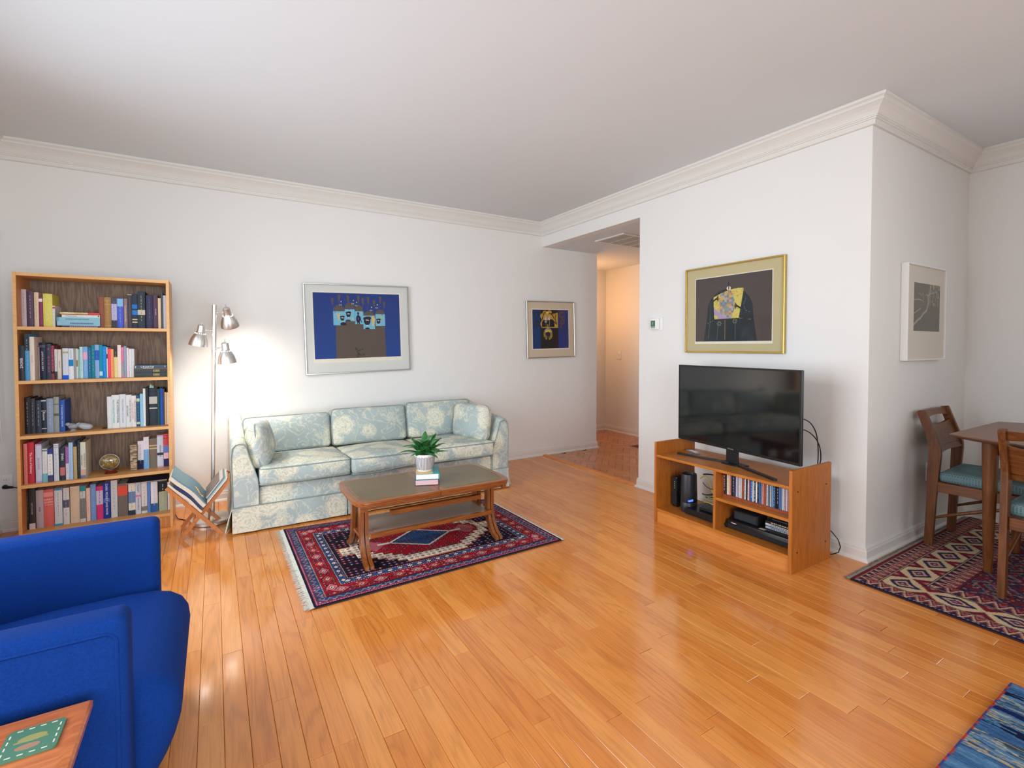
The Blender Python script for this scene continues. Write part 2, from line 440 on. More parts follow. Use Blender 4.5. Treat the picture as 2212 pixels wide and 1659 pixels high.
bp1 = [(XL, YB), (XL, YS), (XH, YS), (XH, HY), (HX, HY), (HX, YL)]
for i, nm in enumerate(('left', 'back', 'hall_left', 'hall_end', 'hall_far')): sweep_trim('baseboard_'+nm, bp1, BASE, i)
bp2 = [(HX, YL), (XT, YL), (XT, YR), (XB, YR), (XB, YB)]
for i, nm in enumerate(('hall_near', 'right', 'return', 'dining')): sweep_trim('baseboard_'+nm, bp2, BASE, i)
def window(n, axis, c, a0, a1, z0, z1, nx):
    """frame with mullions and a pane in each light; axis x: wall at x=c"""
    g = G(); f = 0.05
    def bx(gg, p, q, zl, zh, d0, d1, b=0.0):
        if axis == 'x': gg.box(c+d0, c+d1, p, q, zl, zh, b)
        else: gg.box(p, q, c+d0, c+d1, zl, zh, b)
    bx(g, a0, a0+f, z0, z1, -0.09, -0.02); bx(g, a1-f, a1, z0, z1, -0.09, -0.02)
    bx(g, a0+f, a1-f, z0, z0+f, -0.09, -0.02); bx(g, a0+f, a1-f, z1-f, z1, -0.09, -0.02)
    wd = (a1-a0-f*2)/nx
    for k in range(1, nx): bx(g, a0+f+wd*k-0.02, a0+f+wd*k+0.02, z0+f, z1-f, -0.08, -0.03)
    o = struct('window_%d' % n, g, TRIM)
    for k in range(nx):
        gp = G(); bx(gp, a0+f+wd*k+(0.02 if k else 0), a0+f+wd*(k+1)-(0.02 if k < nx-1 else 0), z0+f, z1-f, -0.057, -0.053)
        obj('pane', gp, GLASS, o)
window(1, 'x', XL, *WIN_L, 2); window(2, 'y', YB, *WIN_R, 3); window(3, 'x', XB+0.11, *WIN_D, 2)
# ------------------------------------------------------------------ oak strip floor: every strip a plank
g = G(); g.box(XL-T, XB+T, YB-T, YR+T, -0.06, -0.0095); g.box(XL-T, XT+0.05, YR+T, YS+T, -0.06, -0.0095)
floor = struct('floor', g, SUB)
JOINTS = [(-.012,3.007),(.127,2.884),(.262,2.672),(-.018,2.645),(.189,2.489),(-.154,2.832),(-.093,2.269),(.047,2.184),(.396,2.132),(.536,2.183),(.316,1.499),
 (.451,1.456),(.112,1.544),(.677,2.099),(.815,1.705),(.599,1.607),(1.021,1.548),(1.162,1.534),(1.313,1.812),(1.32,2.191),(1.527,1.87),(1.38,1.565),(.947,1.343),
 (.738,1.28),(.456,1.455),(1.226,1.158),(1.435,1.341),(1.592,1.373),(2.098,1.587),(2.315,1.607),(2.385,1.334),(2.232,1.189),(2.017,1.167),(1.873,1.141),(2.45,1.033),
 (1.66,1.024),(1.371,.988),(1.512,.819),(1.801,.762),(1.944,.723),(2.158,.745),(1.74,1.581),(2.245,1.786),(2.527,1.682),(1.464,1.342)]
PW, P0 = 0.0697, 0.009
rows = {}
for x, y in JOINTS: rows.setdefault(int(math.floor((x-P0)/PW)), []).append(y)
FW = _f; 
def project(x, y, z):
    d = Vector((x, y, z-CAMH)); zz = d.dot(_f)
    if zz < 0.2: return None
    return (1106+FPX*d.dot(_r2)/zz, CYP-FPX*d.dot(_u2)/zz, zz)
planks = []
for k in range(int((XL-P0)//PW), int((XB-P0)//PW)+1):
    x0, x1 = max(XL, P0+k*PW), min(XB, P0+(k+1)*PW)
    if x1-x0 < 0.01: continue
    if x0 >= XT+0.045: ya, yb = YB, YR
    else: ya, yb = YB, YS
    if x0 < XT+0.045 < x1: x1 = XT+0.045
    js = sorted(rows.get(k, [])); full = [ya]+js+[yb]; cuts = [ya]
    for p, q in zip(full, full[1:]):
        while q-cuts[-1] > 1.45:
            c = cuts[-1]+random.uniform(0.55, 1.2)
            if q-c < 0.3: break
            cuts.append(c)
        cuts.append(q)
    for p, q in zip(cuts, cuts[1:]):
        if q-p > 0.05: planks.append((x0, x1, p, q))
def shown(p):
    x0, x1, a, b = p; s = 0
    for k in range(12):
        y = a+(b-a)*(k+.5)/12; r = project((x0+x1)/2, y, 0)
        if r and 0 < r[0] < 2212 and 0 < r[1] < 1659:
            if XT-0.02 < x0 and y > YR: continue
            if 0.37 < (x0+x1)/2 < 1.8 and 2.36 < y < 3.4: continue
            if x0 > 2.77 and y < 1.25: continue
            if 0.1 < x0 < 2.1 and y > 3.6: continue
            s += (x1-x0)*(b-a)/12/r[2]**3
    return s
planks.sort(key=shown, reverse=True)
def plank(g, p):
    x0, x1, a, b = p; e = 0.0004; c = 0.0012
    X0, X1, A, B = x0+e, x1-e, a+e, b-e; dz = -0.0004*random.random()
    lo = [(X0, A, -0.009), (X1, A, -0.009), (X1, B, -0.009), (X0, B, -0.009)]
    mid = [(q[0], q[1], -c+dz) for q in lo]
    top = [(X0+c, A+c, dz), (X1-c, A+c, dz), (X1-c, B-c, dz), (X0+c, B-c, dz)]
    g.loft([lo, mid, top])
for p in planks[:298]:
    g = G(); plank(g, p); obj('plank', g, OAK, floor)
g = G()
for p in planks[298:]: plank(g, p)
obj('planks', g, OAK, floor, kind='stuff')
# ------------------------------------------------------------------ hall floor: herringbone parquet
g = G(); g.box(XT+0.05, HX+T, YL-T, HY+T, -0.06, -0.0095)
hall = struct('floor_hall', g, SUB)
L_, W_ = 0.21, 0.07
c45 = math.sqrt(0.5)
def rot45(p, q): return (c45*(p-q)+3.4, c45*(p+q)+3.0)
for i in range(-40, 60):
    for j in range(-14, 15):
        for kind in (0, 1):
            p, q = i*W_+j*L_, i*W_-j*L_
            r = (p, p+L_, q, q+W_) if kind == 0 else (p, p+W_, q+W_, q+W_+L_)
            cx, cy = rot45((r[0]+r[1])/2, (r[2]+r[3])/2)
            inside = (XT+0.06 < cx < HX-0.01 and YL+0.01 < cy < YS) or (XH+0.02 < cx < HX-0.01 and YS <= cy < HY-0.01)
            if not inside or cy < 2.0*(cx-3.1)+1.0: continue
            e, c = 0.0006, 0.0016
            def q4(o, z): return [(*rot45(a, b), z) for a, b in ((r[0]+o, r[2]+o), (r[1]-o, r[2]+o), (r[1]-o, r[3]-o), (r[0]+o, r[3]-o))]
            g = G(); g.loft([q4(e, -0.009), q4(e, -c), q4(e+c, 0.0)])
            for (co, no) in (((XT+0.052, 0, 0), (1, 0, 0)), ((0, YL, 0), (0, 1, 0)), ((HX, 0, 0), (-1, 0, 0))):
                ge = list(g.bm.verts)+list(g.bm.edges)+list(g.bm.faces)
                bmesh.ops.bisect_plane(g.bm, geom=ge, plane_co=co, plane_no=no, clear_inner=True)
            if len(g.bm.faces) > 2: obj('parquet_block', g, PARQ, hall)
g = G(); g.prism([(XT-0.012, 0.0), (XT+0.058, 0.0), (XT+0.054, 0.006), (XT+0.038, 0.011), (XT+0.010, 0.011), (XT-0.008, 0.006)], 'y', YL, YS-0.024)
thr = obj('trim_6', g, wood('threshold_oak', (204, 116, 46), (224, 140, 66), 'y', 1.5, 0.3), kind='structure')
# return air grille in the hall ceiling
vt = thing('ceiling_vent', 'white return air grille set in the lowered hall ceiling', 'vent', (3.68, 3.66, HZ))
g = G()
for a in ((3.36, 4.00, 3.45, 3.475), (3.36, 4.00, 3.845, 3.87), (3.36, 3.385, 3.475, 3.845), (3.975, 4.00, 3.475, 3.845)): g.box(a[0], a[1], a[2], a[3], HZ-0.012, HZ, 0.003)
obj('frame', g, TRIM, vt)
g = G(); g.box(3.386, 3.974, 3.476, 3.844, HZ-0.003, HZ-0.001); obj('backing', g, plain('vent_filter', (92, 88, 80), 0.9), vt)
for x in (3.535, 3.685, 3.83):
    g = G(); g.box(x-0.006, x+0.006, 3.475, 3.845, HZ-0.010, HZ-0.003); obj('bar', g, TRIM, vt)
for k in range(26):
    x = 3.40+k*0.0225; g = G(); g.prism([(x, HZ-0.003), (x+0.003, HZ-0.003), (x+0.012, HZ-0.009), (x+0.010, HZ-0.010)], 'y', 3.476, 3.844)
    obj('slat', g, plain('vent_slat', (172, 166, 156), 0.6) if k == 0 else bpy.data.materials['vent_slat'], vt)
# hall: warm light, small runner, switch
l = bpy.data.lights.new('hall_lamp', 'POINT'); l.energy = 9; l.color = (1.0, 0.50, 0.22); l.shadow_soft_size = 0.12
o = bpy.data.objects.new('hall_lamp', l); COL.objects.link(o); o.location = (4.12, 4.98, 1.75)
# ------------------------------------------------------------------ bookcase
bc = thing('bookcase', 'tall oak veneer bookcase crammed with books against the back wall', 'bookcase', (-0.623, 4.07, 0))
BX0, BX1, BY0, BY1, BZ = -1.000, -0.252, 3.943, 4.213, 1.642
for nm, a, b in (('side_panel', BX0, BX0+0.016), ('side_panel', BX1-0.016, BX1)):
    g = G(); g.box(a, b, BY0+0.002, BY1, 0, BZ, 0.0008); s = obj(nm, g, OAKV, bc)
    g = G(); g.box(a, b, BY0, BY0+0.002, 0, BZ); obj('edge_band', g, OAKE, s)
for zt, dp in ((BZ-0.002, 0), (1.322, 1), (1.002, 1), (0.675, 1), (0.382, 1), (0.093, 0)):
    nm = 'top_panel' if zt > 1.5 else 'shelf'
    g = G(); g.box(BX0+0.0162, BX1-0.0162, BY0+0.004, BY1-0.008, zt-0.019, zt); s = obj(nm, g, TEAKH if False else OAKE, bc)
    g = G(); g.box(BX0+0.0162, BX1-0.0162, BY0+0.0015, BY0+0.004, zt-0.019, zt); obj('edge_band', g, OAKE, s)
g = G(); g.box(BX0+0.016, BX1-0.016, BY1-0.007, BY1-0.001, 0.02, BZ-0.01); obj('back_panel', g, OAKB, bc)
g = G(); g.box(BX0+0.0162, BX1-0.0162, BY0+0.012, BY0+0.03, 0, 0.073); obj('kick_plate', g, OAKV, bc)
# ------------------------------------------------------------------ books: (shelf, x0, x1, top, colour, look, print)
BOOKS = [
(1,-0.9840,-0.9620,1.547,(196, 182, 186),'pinkish beige paperback','D58,48,52',4.030),
(1,-0.9600,-0.9310,1.539,(92, 64, 90),'thick plum purple book','D215,205,215',4.030),
(1,-0.9280,-0.9078,1.533,(226, 203, 172),'cream paperback','D120,100,90',4.030),
(1,-0.9072,-0.8900,1.506,(142, 56, 92),'short magenta paperback','B.06,.16,235,225,230',4.030),
(1,-0.8880,-0.8453,1.527,(226, 216, 96),'fat mottled yellow book','M',4.030),
(1,-0.8447,-0.8340,1.455,(226, 224, 226),'small thin white book','D90,90,110;B.05,.14,205,60,90',4.030),
(1,-0.6260,-0.6013,1.519,(150, 86, 66),'plain brown book','',4.030),
(1,-0.6007,-0.5650,1.520,(172, 128, 74),'tan book with gold lines','D225,195,120;B.09,.1,225,195,120;B.22,.23,225,195,120;B.92,.93,225,195,120',4.030),
(1,-0.5630,-0.5350,1.519,(190, 186, 222),'lavender book with dark photo bands','B0,.2,78,84,96;B.74,1,62,68,80;D70,60,120',4.030),
(1,-0.5340,-0.5030,1.517,(76, 98, 208),'bright blue book with sky picture on top','B.02,.27,140,190,228;D190,205,240',4.030),
(1,-0.5010,-0.4823,1.516,(150, 122, 128),'mauve book titled The Land of the Green Plums','tThe Land of the Green Plums|240,235,235',4.030),
(1,-0.4817,-0.4580,1.545,(72, 64, 70),'dark grey book with pale rim','D150,140,145;B0,.02,205,190,160',4.030),
(1,-0.4570,-0.4290,1.547,(36, 50, 70),'navy book with bright blue blocks','B.3,.42,40,120,200;B.47,.6,45,125,205;B.72,.75,225,205,150;B.8,.83,225,205,150',4.030),
(1,-0.4280,-0.3880,1.568,(42, 56, 63),'tallest dark green book with a picture band','B.5,.63,200,190,175;D205,200,170',4.030),
(1,-0.3840,-0.3470,1.545,(52, 50, 82),'thick indigo book','D140,135,165',4.030),
(1,-0.3450,-0.3200,1.548,(86, 64, 82),'aubergine book titled The Great','tTHE GREAT|225,210,215',4.030),
(1,-0.3190,-0.3030,1.529,(236, 203, 168),'thin peach booklet','',4.030),
(1,-0.3000,-0.2930,1.567,(62, 92, 100),'very thin teal booklet','',4.030),
(1,-0.2920,-0.2730,1.548,(226, 216, 226),'pale lilac book with purple lettering','D110,80,150',4.030),
(2,-0.9840,-0.9590,1.210,(40, 48, 58),'black book titled Zagreb','uZAGREB|245,245,245',3.957),
(2,-0.9580,-0.9370,1.280,(72, 152, 196),'tall blue book with dark upper half','B0,.36,50,62,72;D210,220,225',3.957),
(2,-0.9360,-0.9158,1.262,(226, 212, 198),'tall cream book titled Yugoslavia','tYUGOSLAVIA|150,138,132',3.957),
(2,-0.9152,-0.9123,1.203,(192, 162, 142),'thin tan paperback','',4.040),
(2,-0.9117,-0.8830,1.228,(28, 36, 62),'navy book titled A Bed for the Night','uA BED FOR THE NIGHT|235,235,240;B.08,.09,140,150,180;B.11,.12,140,150,180',4.040),
(2,-0.8820,-0.8603,1.220,(60, 68, 86),'slate book with pink lettering','P236,110,130',4.040),
(2,-0.8597,-0.8460,1.210,(152, 60, 82),'dark crimson paperback with patched spine','D240,200,205;B.75,.83,35,30,40',4.040),
(2,-0.8440,-0.8320,1.188,(222, 226, 222),'narrow white paperback with dark foot','B.74,1,58,72,72;D60,60,60',4.040),
(2,-0.8310,-0.8130,1.186,(241, 226, 212),'cream paperback titled Yugoslavia in black','tYUGOSLAVIA|30,40,70',4.040),
(2,-0.7940,-0.7670,1.193,(215, 221, 231),'white paperback with gold oval and blue foot','B.1,.16,190,165,110;B.86,1,20,95,215;D160,170,185',3.970),
(2,-0.7650,-0.7423,1.192,(226, 231, 236),'white book with blue square picture','B.36,.57,30,130,190;t.18KINGDOM|120,170,205',3.970),
(2,-0.7417,-0.7340,1.191,(236, 236, 226),'ivory paperback with brown square','B.38,.6,170,140,80',4.040),
(2,-0.7330,-0.7270,1.187,(150, 214, 214),'very thin mint booklet','',4.040),
(2,-0.7260,-0.7110,1.203,(206, 236, 236),'pale mint paperback','D80,110,120',4.040),
(2,-0.7100,-0.6873,1.203,(132, 182, 226),'sky blue paperback with pink title','B.17,.4,235,170,205;D235,240,250',4.040),
(2,-0.6867,-0.6710,1.200,(22, 112, 160),'blue paperback beside a taller teal one','D230,240,240',4.040),
(2,-0.6700,-0.6508,1.215,(18, 134, 150),'tall teal paperback','D180,225,225',4.040),
(2,-0.6502,-0.6303,1.216,(150, 180, 230),'periwinkle book with blue label','B.17,.46,40,95,200;D100,120,170',4.030),
(2,-0.6297,-0.6133,1.216,(0, 150, 176),'turquoise book with pale foot','B.8,.93,190,235,230',4.030),
(2,-0.6127,-0.5933,1.206,(0, 142, 230),'vivid azure book','D150,215,250',4.030),
(2,-0.5927,-0.5873,1.200,(236, 226, 214),'very thin cream booklet','B.22,.37,60,60,65',4.030),
(2,-0.5867,-0.5713,1.190,(246, 78, 104),'bright red paperback','D255,150,160',4.030),
(2,-0.5707,-0.5570,1.188,(255, 166, 112),'orange paperback','D120,70,50',4.030),
(2,-0.5560,-0.5380,1.193,(240, 226, 152),'yellow paperback with black top label','B0,.3,60,64,70;D130,130,90',4.030),
(2,-0.5370,-0.5193,1.215,(246, 226, 216),'tall pale pink book','',4.030),
(2,-0.5187,-0.5060,1.200,(236, 132, 176),'thin pink book with grey foot','B.5,.92,160,165,170;D60,40,60',4.030),
(2,-0.5050,-0.4910,1.207,(152, 166, 190),'grey blue book','D210,220,235',4.030),
(2,-0.4900,-0.4800,1.195,(246, 222, 232),'thin blush booklet','',4.030),
(2,-0.4780,-0.4653,1.189,(236, 241, 241),'white paperback with grey lettering','D90,100,100',4.030),
(2,-0.4647,-0.4510,1.189,(226, 226, 229),'pale grey paperback, last upright one','D170,150,160',4.030),
(3,-0.9840,-0.9580,0.895,(26, 26, 29),'black book at the end of a dark row','D205,205,205',4.030),
(3,-0.9570,-0.9360,0.889,(52, 54, 60),'charcoal book with white title','D200,205,210',4.030),
(3,-0.9340,-0.9090,0.877,(45, 60, 76),'slate book with cream blocks','D225,225,205',4.030),
(3,-0.9080,-0.8850,0.882,(30, 40, 58),'navy book titled Kosovo','tKosovo|240,240,245;B.03,.06,215,220,230;B.34,.355,215,220,230;B.86,.88,215,220,230',4.030),
(3,-0.8840,-0.8530,0.885,(141, 159, 181),'steel blue book','D215,222,232',4.030),
(3,-0.8510,-0.8270,0.894,(150, 156, 148),'grey green book with round emblem','B.47,.54,92,98,92;B.2,.22,92,98,92',4.030),
(3,-0.8260,-0.8010,0.873,(45, 86, 176),'blue book titled A Thousand Small Sanities','tA THOUSAND SMALL SANITIES|225,235,250',4.030),
(3,-0.5960,-0.5733,0.881,(226, 231, 231),'thin white volume leading the dictionaries','',4.030),
(3,-0.5727,-0.5340,0.890,(231, 236, 236),'white International Relations Dictionary','tTHE INTERNATIONAL|40,60,70|.3;tRELATIONS DICTIONARY|20,165,150|-.25',4.030),
(3,-0.5330,-0.5010,0.893,(221, 229, 236),'white European Dictionary','tTHE EUROPEAN DICTIONARY|130,140,150',4.030),
(3,-0.5000,-0.4710,0.887,(226, 231, 233),'white Soviet and East European Dictionary','tTHE SOVIET AND EAST EUROPEAN|40,45,50|.22;tDICTIONARY|40,45,50|-.25',4.030),
(3,-0.4700,-0.4470,0.881,(236, 231, 229),'white Political Dictionary with red word','tTHE SOVIET AND EAST EUROPEAN|60,50,50|.22;tPOLITICAL DICTIONARY|205,50,50|-.25',4.030),
(3,-0.4450,-0.4270,0.882,(26, 86, 122),'deep teal narrow book','B.1,.2,200,205,170;B.85,.92,200,205,170;D205,215,205',4.030),
(3,-0.4260,-0.4100,0.891,(152, 206, 236),'pale blue booklet beside the white spine','D90,130,170',4.030),
(3,-0.4090,-0.3960,0.925,(226, 231, 231),'tall thin white folder','',4.030),
(3,-0.3950,-0.3790,0.932,(28, 32, 36),'tall narrow black binder','',4.030),
(3,-0.3770,-0.3330,0.926,(36, 49, 63),'wide black ring binder','B.23,.42,190,190,180;B.52,.55,190,190,180',4.030),
(3,-0.3320,-0.3190,0.919,(32, 70, 72),'thin dark green folder','',4.030),
(3,-0.3180,-0.3030,0.923,(22, 92, 190),'blue spiral notebook','S',4.030),
(3,-0.3020,-0.2930,0.918,(62, 62, 92),'thin slate booklet in the binder corner','',4.030),
(3,-0.2920,-0.2830,0.896,(231, 181, 112),'thin amber booklet','',4.030),
(3,-0.2820,-0.2730,0.893,(236, 231, 226),'thin ivory booklet','',4.030),
(4,-0.9790,-0.9630,0.625,(216, 126, 116),'thin salmon paperback','D150,70,70',3.978),
(4,-0.9620,-0.9340,0.630,(196, 46, 66),'red book titled The Arts of Intimacy','tThe Arts of Intimacy|250,240,240',3.978),
(4,-0.9290,-0.9010,0.616,(206, 213, 232),'pale blue book titled Sea of Faith','tSEA OF FAITH|110,120,150;B0,.04,200,160,215;B.96,1,200,160,215',3.978),
(4,-0.8980,-0.8750,0.585,(226, 232, 232),'white book with speckled teal foot','B.74,1,120,190,205;B.03,.05,40,50,60;B.07,.08,40,50,60;D170,180,180',3.978),
(4,-0.8730,-0.8500,0.583,(46, 66, 142),'blue book with white pointed panel','B.16,.8,236,238,235;B.88,1,90,80,110;D170,175,190',3.978),
(4,-0.8470,-0.8240,0.610,(216, 226, 236),'tall ice blue book','B.04,.05,90,110,150;B.09,.1,90,110,150;B.27,.28,170,180,190;D130,140,160',3.978),
(4,-0.8180,-0.7950,0.584,(45, 55, 73),'slate book with large white letters','tSPAIN|240,243,245|0|.3;B.6,.85,200,120,125',3.978),
(4,-0.7930,-0.7780,0.585,(231, 229, 233),'book half purple and half white','B0,.5,162,102,172;D90,80,110',3.978),
(4,-0.7770,-0.7580,0.611,(166, 206, 246),'powder blue book','D90,140,200',3.978),
(4,-0.7570,-0.7400,0.583,(191, 166, 112),'ochre book','D235,225,195',3.978),
(4,-0.7370,-0.7240,0.620,(40, 55, 63),'tall dark teal book','D180,175,140',3.978),
(4,-0.7230,-0.6980,0.607,(216, 221, 206),'cream book titled Mysteries of the Middle Ages','tMYSTERIES OF THE|90,100,105|.25;tMIDDLE AGES|90,100,105|-.25;B.76,.92,215,175,160;B.92,1,110,130,150',3.978),
(4,-0.4480,-0.4168,0.571,(236, 234, 240),'white book with navy foot','B.68,1,34,40,82;D110,110,170',4.070),
(4,-0.4162,-0.3870,0.596,(236, 236, 241),'book half white and half sky blue','B.4,1,120,175,220;D150,150,175',4.070),
(4,-0.3860,-0.3433,0.581,(126, 116, 101),'taupe cloth book with red bands','B.14,.15,205,80,70;B.53,.54,205,80,70;B.22,.26,215,195,140;B.32,.36,215,195,140',4.070),
(4,-0.3427,-0.3080,0.602,(216, 221, 236),'silver book titled Kingmakers','tKINGMAKERS|60,60,80;B.55,.63,60,64,74;B0,.04,190,170,210;B.96,1,200,170,205',4.070),
(4,-0.3070,-0.2780,0.605,(246, 92, 102),'red white and blue war book','B.36,.58,110,135,205;B.58,.76,246,200,200;B.76,1,50,52,104;hTHE|70,20,30|.06;hWAR|70,20,30|.13;hTHAT|70,20,30|.19;hENDED|70,20,30|.25;hPEACE|70,20,30|.31',4.070),
(5,-1.0050,-0.9760,0.324,(36, 43, 51),'charcoal book with pale green title','D190,205,190',4.030),
(5,-0.9740,-0.9460,0.346,(61, 59, 61),'grey black book titled Lost and Found','tLOST & FOUND|215,210,210;B.86,1,225,215,210',4.030),
(5,-0.9440,-0.9100,0.325,(191, 181, 191),'misty grey book titled War','tWAR|70,65,75',4.030),
(5,-0.9090,-0.8630,0.323,(231, 116, 111),'fat coral book titled Mary Queen of Scots','hMARY|250,235,235|.27;hQUEEN|250,235,235|.34;hOF SCOTS|250,235,235|.41;B.07,.19,240,165,160',4.030),
(5,-0.8590,-0.8230,0.325,(221, 232, 240),'white book with cyan bands','B0,.05,60,160,205;B.95,1,60,160,205;D90,110,130',4.030),
(5,-0.8190,-0.7900,0.322,(226, 229, 231),'white book with a grey portrait square','B.33,.54,92,98,120;D120,125,135',4.030),
(5,-0.7860,-0.7410,0.325,(226, 209, 182),'thick plain beige book','',4.030),
(5,-0.7390,-0.7120,0.321,(216, 219, 219),'black and white book with teal top','B0,.14,40,160,165;B.34,.9,130,134,136;D60,70,70',4.030),
(5,-0.7090,-0.6900,0.304,(250, 216, 196),'thin apricot book','D190,140,130',4.030),
(5,-0.6880,-0.6610,0.325,(121, 166, 226),'cornflower blue book','D205,220,240',4.030),
(5,-0.6600,-0.6260,0.307,(226, 62, 132),'hot pink book with lavender label','B.13,.55,205,200,232;D110,90,150',4.030),
(5,-0.6250,-0.5900,0.329,(20, 60, 160),'royal blue book titled Dark Money','tDARK MONEY|235,240,250|0|.45;t.72JANE MAYER|235,240,250|0|.38;B.44,.55,70,110,190',4.030),
(5,-0.5870,-0.5540,0.335,(216, 223, 226),'pale grey book with dotted title','D90,95,100',4.030),
(5,-0.5520,-0.5010,0.308,(121, 113, 106),'taupe book with orange red label','B.07,.37,225,90,70',4.030),
(5,-0.4970,-0.4610,0.305,(236, 233, 221),'cream book with blue painting','B.27,.62,110,140,190;B.85,1,50,64,80;D60,60,60',4.030),
(5,-0.4600,-0.4310,0.305,(216, 221, 231),'pale book titled D-Day','t.2D-DAY|30,50,110|0|.3;B.4,.46,225,130,180;t.68STEPHEN AMBROSE|30,50,110|0|.4',4.030),
(5,-0.4290,-0.3980,0.301,(229, 226, 221),'off white book with black lettering','D60,60,60;B.78,.92,130,130,130',4.030),
(5,-0.3960,-0.3800,0.302,(96, 141, 216),'narrow blue booklet','',4.030),
(5,-0.3780,-0.3410,0.297,(236, 236, 241),'white book with blue sea picture','B.72,1,50,100,170;D215,150,170',4.030),
(5,-0.3350,-0.2890,0.298,(176, 186, 156),'sage green book with black label','B.02,.36,40,50,58;D225,220,200',4.030),
(5,-0.2860,-0.2740,0.283,(241, 236, 239),'thin white booklet against the case side','',4.030),
]
SHZ = {1: 1.322, 2: 1.002, 3: 0.675, 4: 0.382, 5: 0.093}
SHN = {1: 'top shelf', 2: 'second shelf', 3: 'middle shelf', 4: 'fourth shelf', 5: 'bottom shelf'}
RD = Euler((0, PI/2, 0)).to_matrix() @ Euler((PI/2, 0, 0)).to_matrix()     # reads downwards on a front face
RU = Euler((0, -PI/2, 0)).to_matrix() @ Euler((PI/2, 0, 0)).to_matrix()    # reads upwards
RH = Euler((PI/2, 0, 0)).to_matrix()
SPY = 4.03
TF = {'ZAGREB': 0.66, 'Kosovo': 0.7, 'The Arts of Intimacy': 0.6, 'SPAIN': 0.7, 'D-DAY': 0.6, 'A THOUSAND SMALL SANITIES': 0.55, 'KINGMAKERS': 0.38, 'SEA OF FAITH': 0.40, 'LOST & FOUND': 0.36, 'WAR': 0.40, 'YUGOSLAVIA': 0.38, 'THE GREAT': 0.34, 'A BED FOR THE NIGHT': 0.40, 'DARK MONEY': 0.5, 'JANE MAYER': 0.5}
def spine_print(o, ex, xa, xb, z0, z1, y):
    wd, hh = xb-xa, z1-z0; cx = (xa+xb)/2; yy = y-0.0011
    for it in [e for e in ex.split(';') if e]:
        c = it[0]
        if c == 'B':
            v = [float(t) for t in it[1:].split(',')]
            g = G(); g.box(xa+0.0004, xb-0.0004, y-0.0006, y+0.0005, z1-hh*v[1], z1-hh*v[0])
            obj('printed_band', g, INK, o, color=lin(v[2:5]))
        elif c in 'DP':
            v = [float(t) for t in it[1:].split(',')]; g = G(); 
            rs = random.Random(len(ex)*7+int(v[0])); zc_ = z1-hh*0.12
            wline = wd*(0.13 if c == 'D' else 0.3)
            while zc_ > z0+hh*0.22:
                ln = min(rs.uniform(0.008, 0.022), zc_-z0-hh*0.2)
                n = max(1, int(ln/0.0032))
                for k in range(n):
                    zz = zc_-k*0.0032; g.box(cx-wline/2, cx+wline/2*rs.uniform(0.5, 1), y-0.001, y, zz-0.0022, zz)
                zc_ -= ln+0.006
                if c == 'P' and rs.random() < 0.3: zc_ -= 0.03
            obj('title', g, INK, o, color=tuple(0.55*p_+0.45*q_ for p_, q_ in zip(lin(v), o.color)))
        elif c == 'h':
            s, col, fr = it[1:].split('|'); sz = min(wd*0.9/(0.62*len(s)), 0.016)
            text(s, 'title', INK, o, (cx, yy, z1-hh*float(fr)), RH, sz, lin([float(t) for t in col.split(',')]))
        elif c in 'tu':
            at = 0.5; b = it[1:]
            if b[0] == '.' : at = float(b[:3] if b[2].isdigit() else b[:2]); b = b[3:] if b[2].isdigit() else b[2:]
            f = b.split('|'); s = f[0]; off = float(f[2]) if len(f) > 2 else 0.0; ext = float(f[3]) if len(f) > 3 else 0.74
            sz = min(wd*(TF.get(s, 0.5) if not off else 0.42), hh*ext/(0.60*len(s)))
            if at != 0.5: pass
            text(s, 'title', INK, o, (cx+off*wd, yy, z1-hh*(at if at != 0.5 else (0.5 if ext > 0.5 else 0.28))), RD if c == 't' else RU, sz, lin([float(t) for t in f[1].split(',')]))
for (s, x0, x1, z1, colr, look, ex, BY) in BOOKS:
    x0 = max(x0, BX0+0.0166); x1 = min(x1, BX1-0.0166)
    z0 = SHZ[s]; wd = x1-x0; dep = 0.155 if z1-z0 < 0.215 else 0.162
    y = BY+random.uniform(-0.004, 0.003); dep = min(dep, 4.203-y)
    t = 0.0022 if wd > 0.012 else 0.0007
    bul = min(0.004, wd*0.12) if wd > 0.012 else 0.0004
    g = G()
    out = [(x0, y+dep), (x0, y+bul)]+[(x0+wd*k/6, y+bul*(1-math.sin(PI*k/6))) for k in range(1, 6)]+[(x1, y+bul), (x1, y+dep), (x1-t, y+dep), (x1-t, y+bul+t+0.001), (x0+t, y+bul+t+0.001), (x0+t, y+dep)]
    g.prism(out, 'z', z0+0.0003, z1)
    o = obj('book', g, BOOK, None, 30, lin(colr), look+' on the bookcase '+SHN[s], 'book', 'books on the bookcase '+SHN[s])
    if wd > 0.007:
        g = G(); g.box(x0+t+0.0002, x1-t-0.0002, y+bul+t+0.0015, y+dep-0.004, z0+0.003, z1-0.004); obj('pages', g, PAGES, o)
    if ex == 'M':
        g = G(); rs = random.Random(3)
        for k in range(130):
            px, pz = rs.uniform(x0+.001, x1-.003), rs.uniform(z0+.003, z1-.006); g.box(px, px+rs.uniform(.001, .003), y-0.0004, y+0.002, pz, pz+rs.uniform(.002, .005))
        obj('speckle', g, INK, o, color=lin((240, 238, 190))); o['label'] = 'fat mottled yellow book on the bookcase top shelf'
    elif ex == 'S':
        g = G()
        for k in range(26):
            zz = z0+0.006+k*(z1-z0-0.012)/25; g.tube([(x0+wd*.35+0.004*math.cos(a), y+0.0025*math.sin(a)-0.001, zz) for a in np.linspace(0, 2*PI, 7)[:-1]], 0.0006, 4, True)
        obj('spiral_binding', g, MATT, o)
    elif ex: spine_print(o, ex, x0, x1, z0, z1, y)
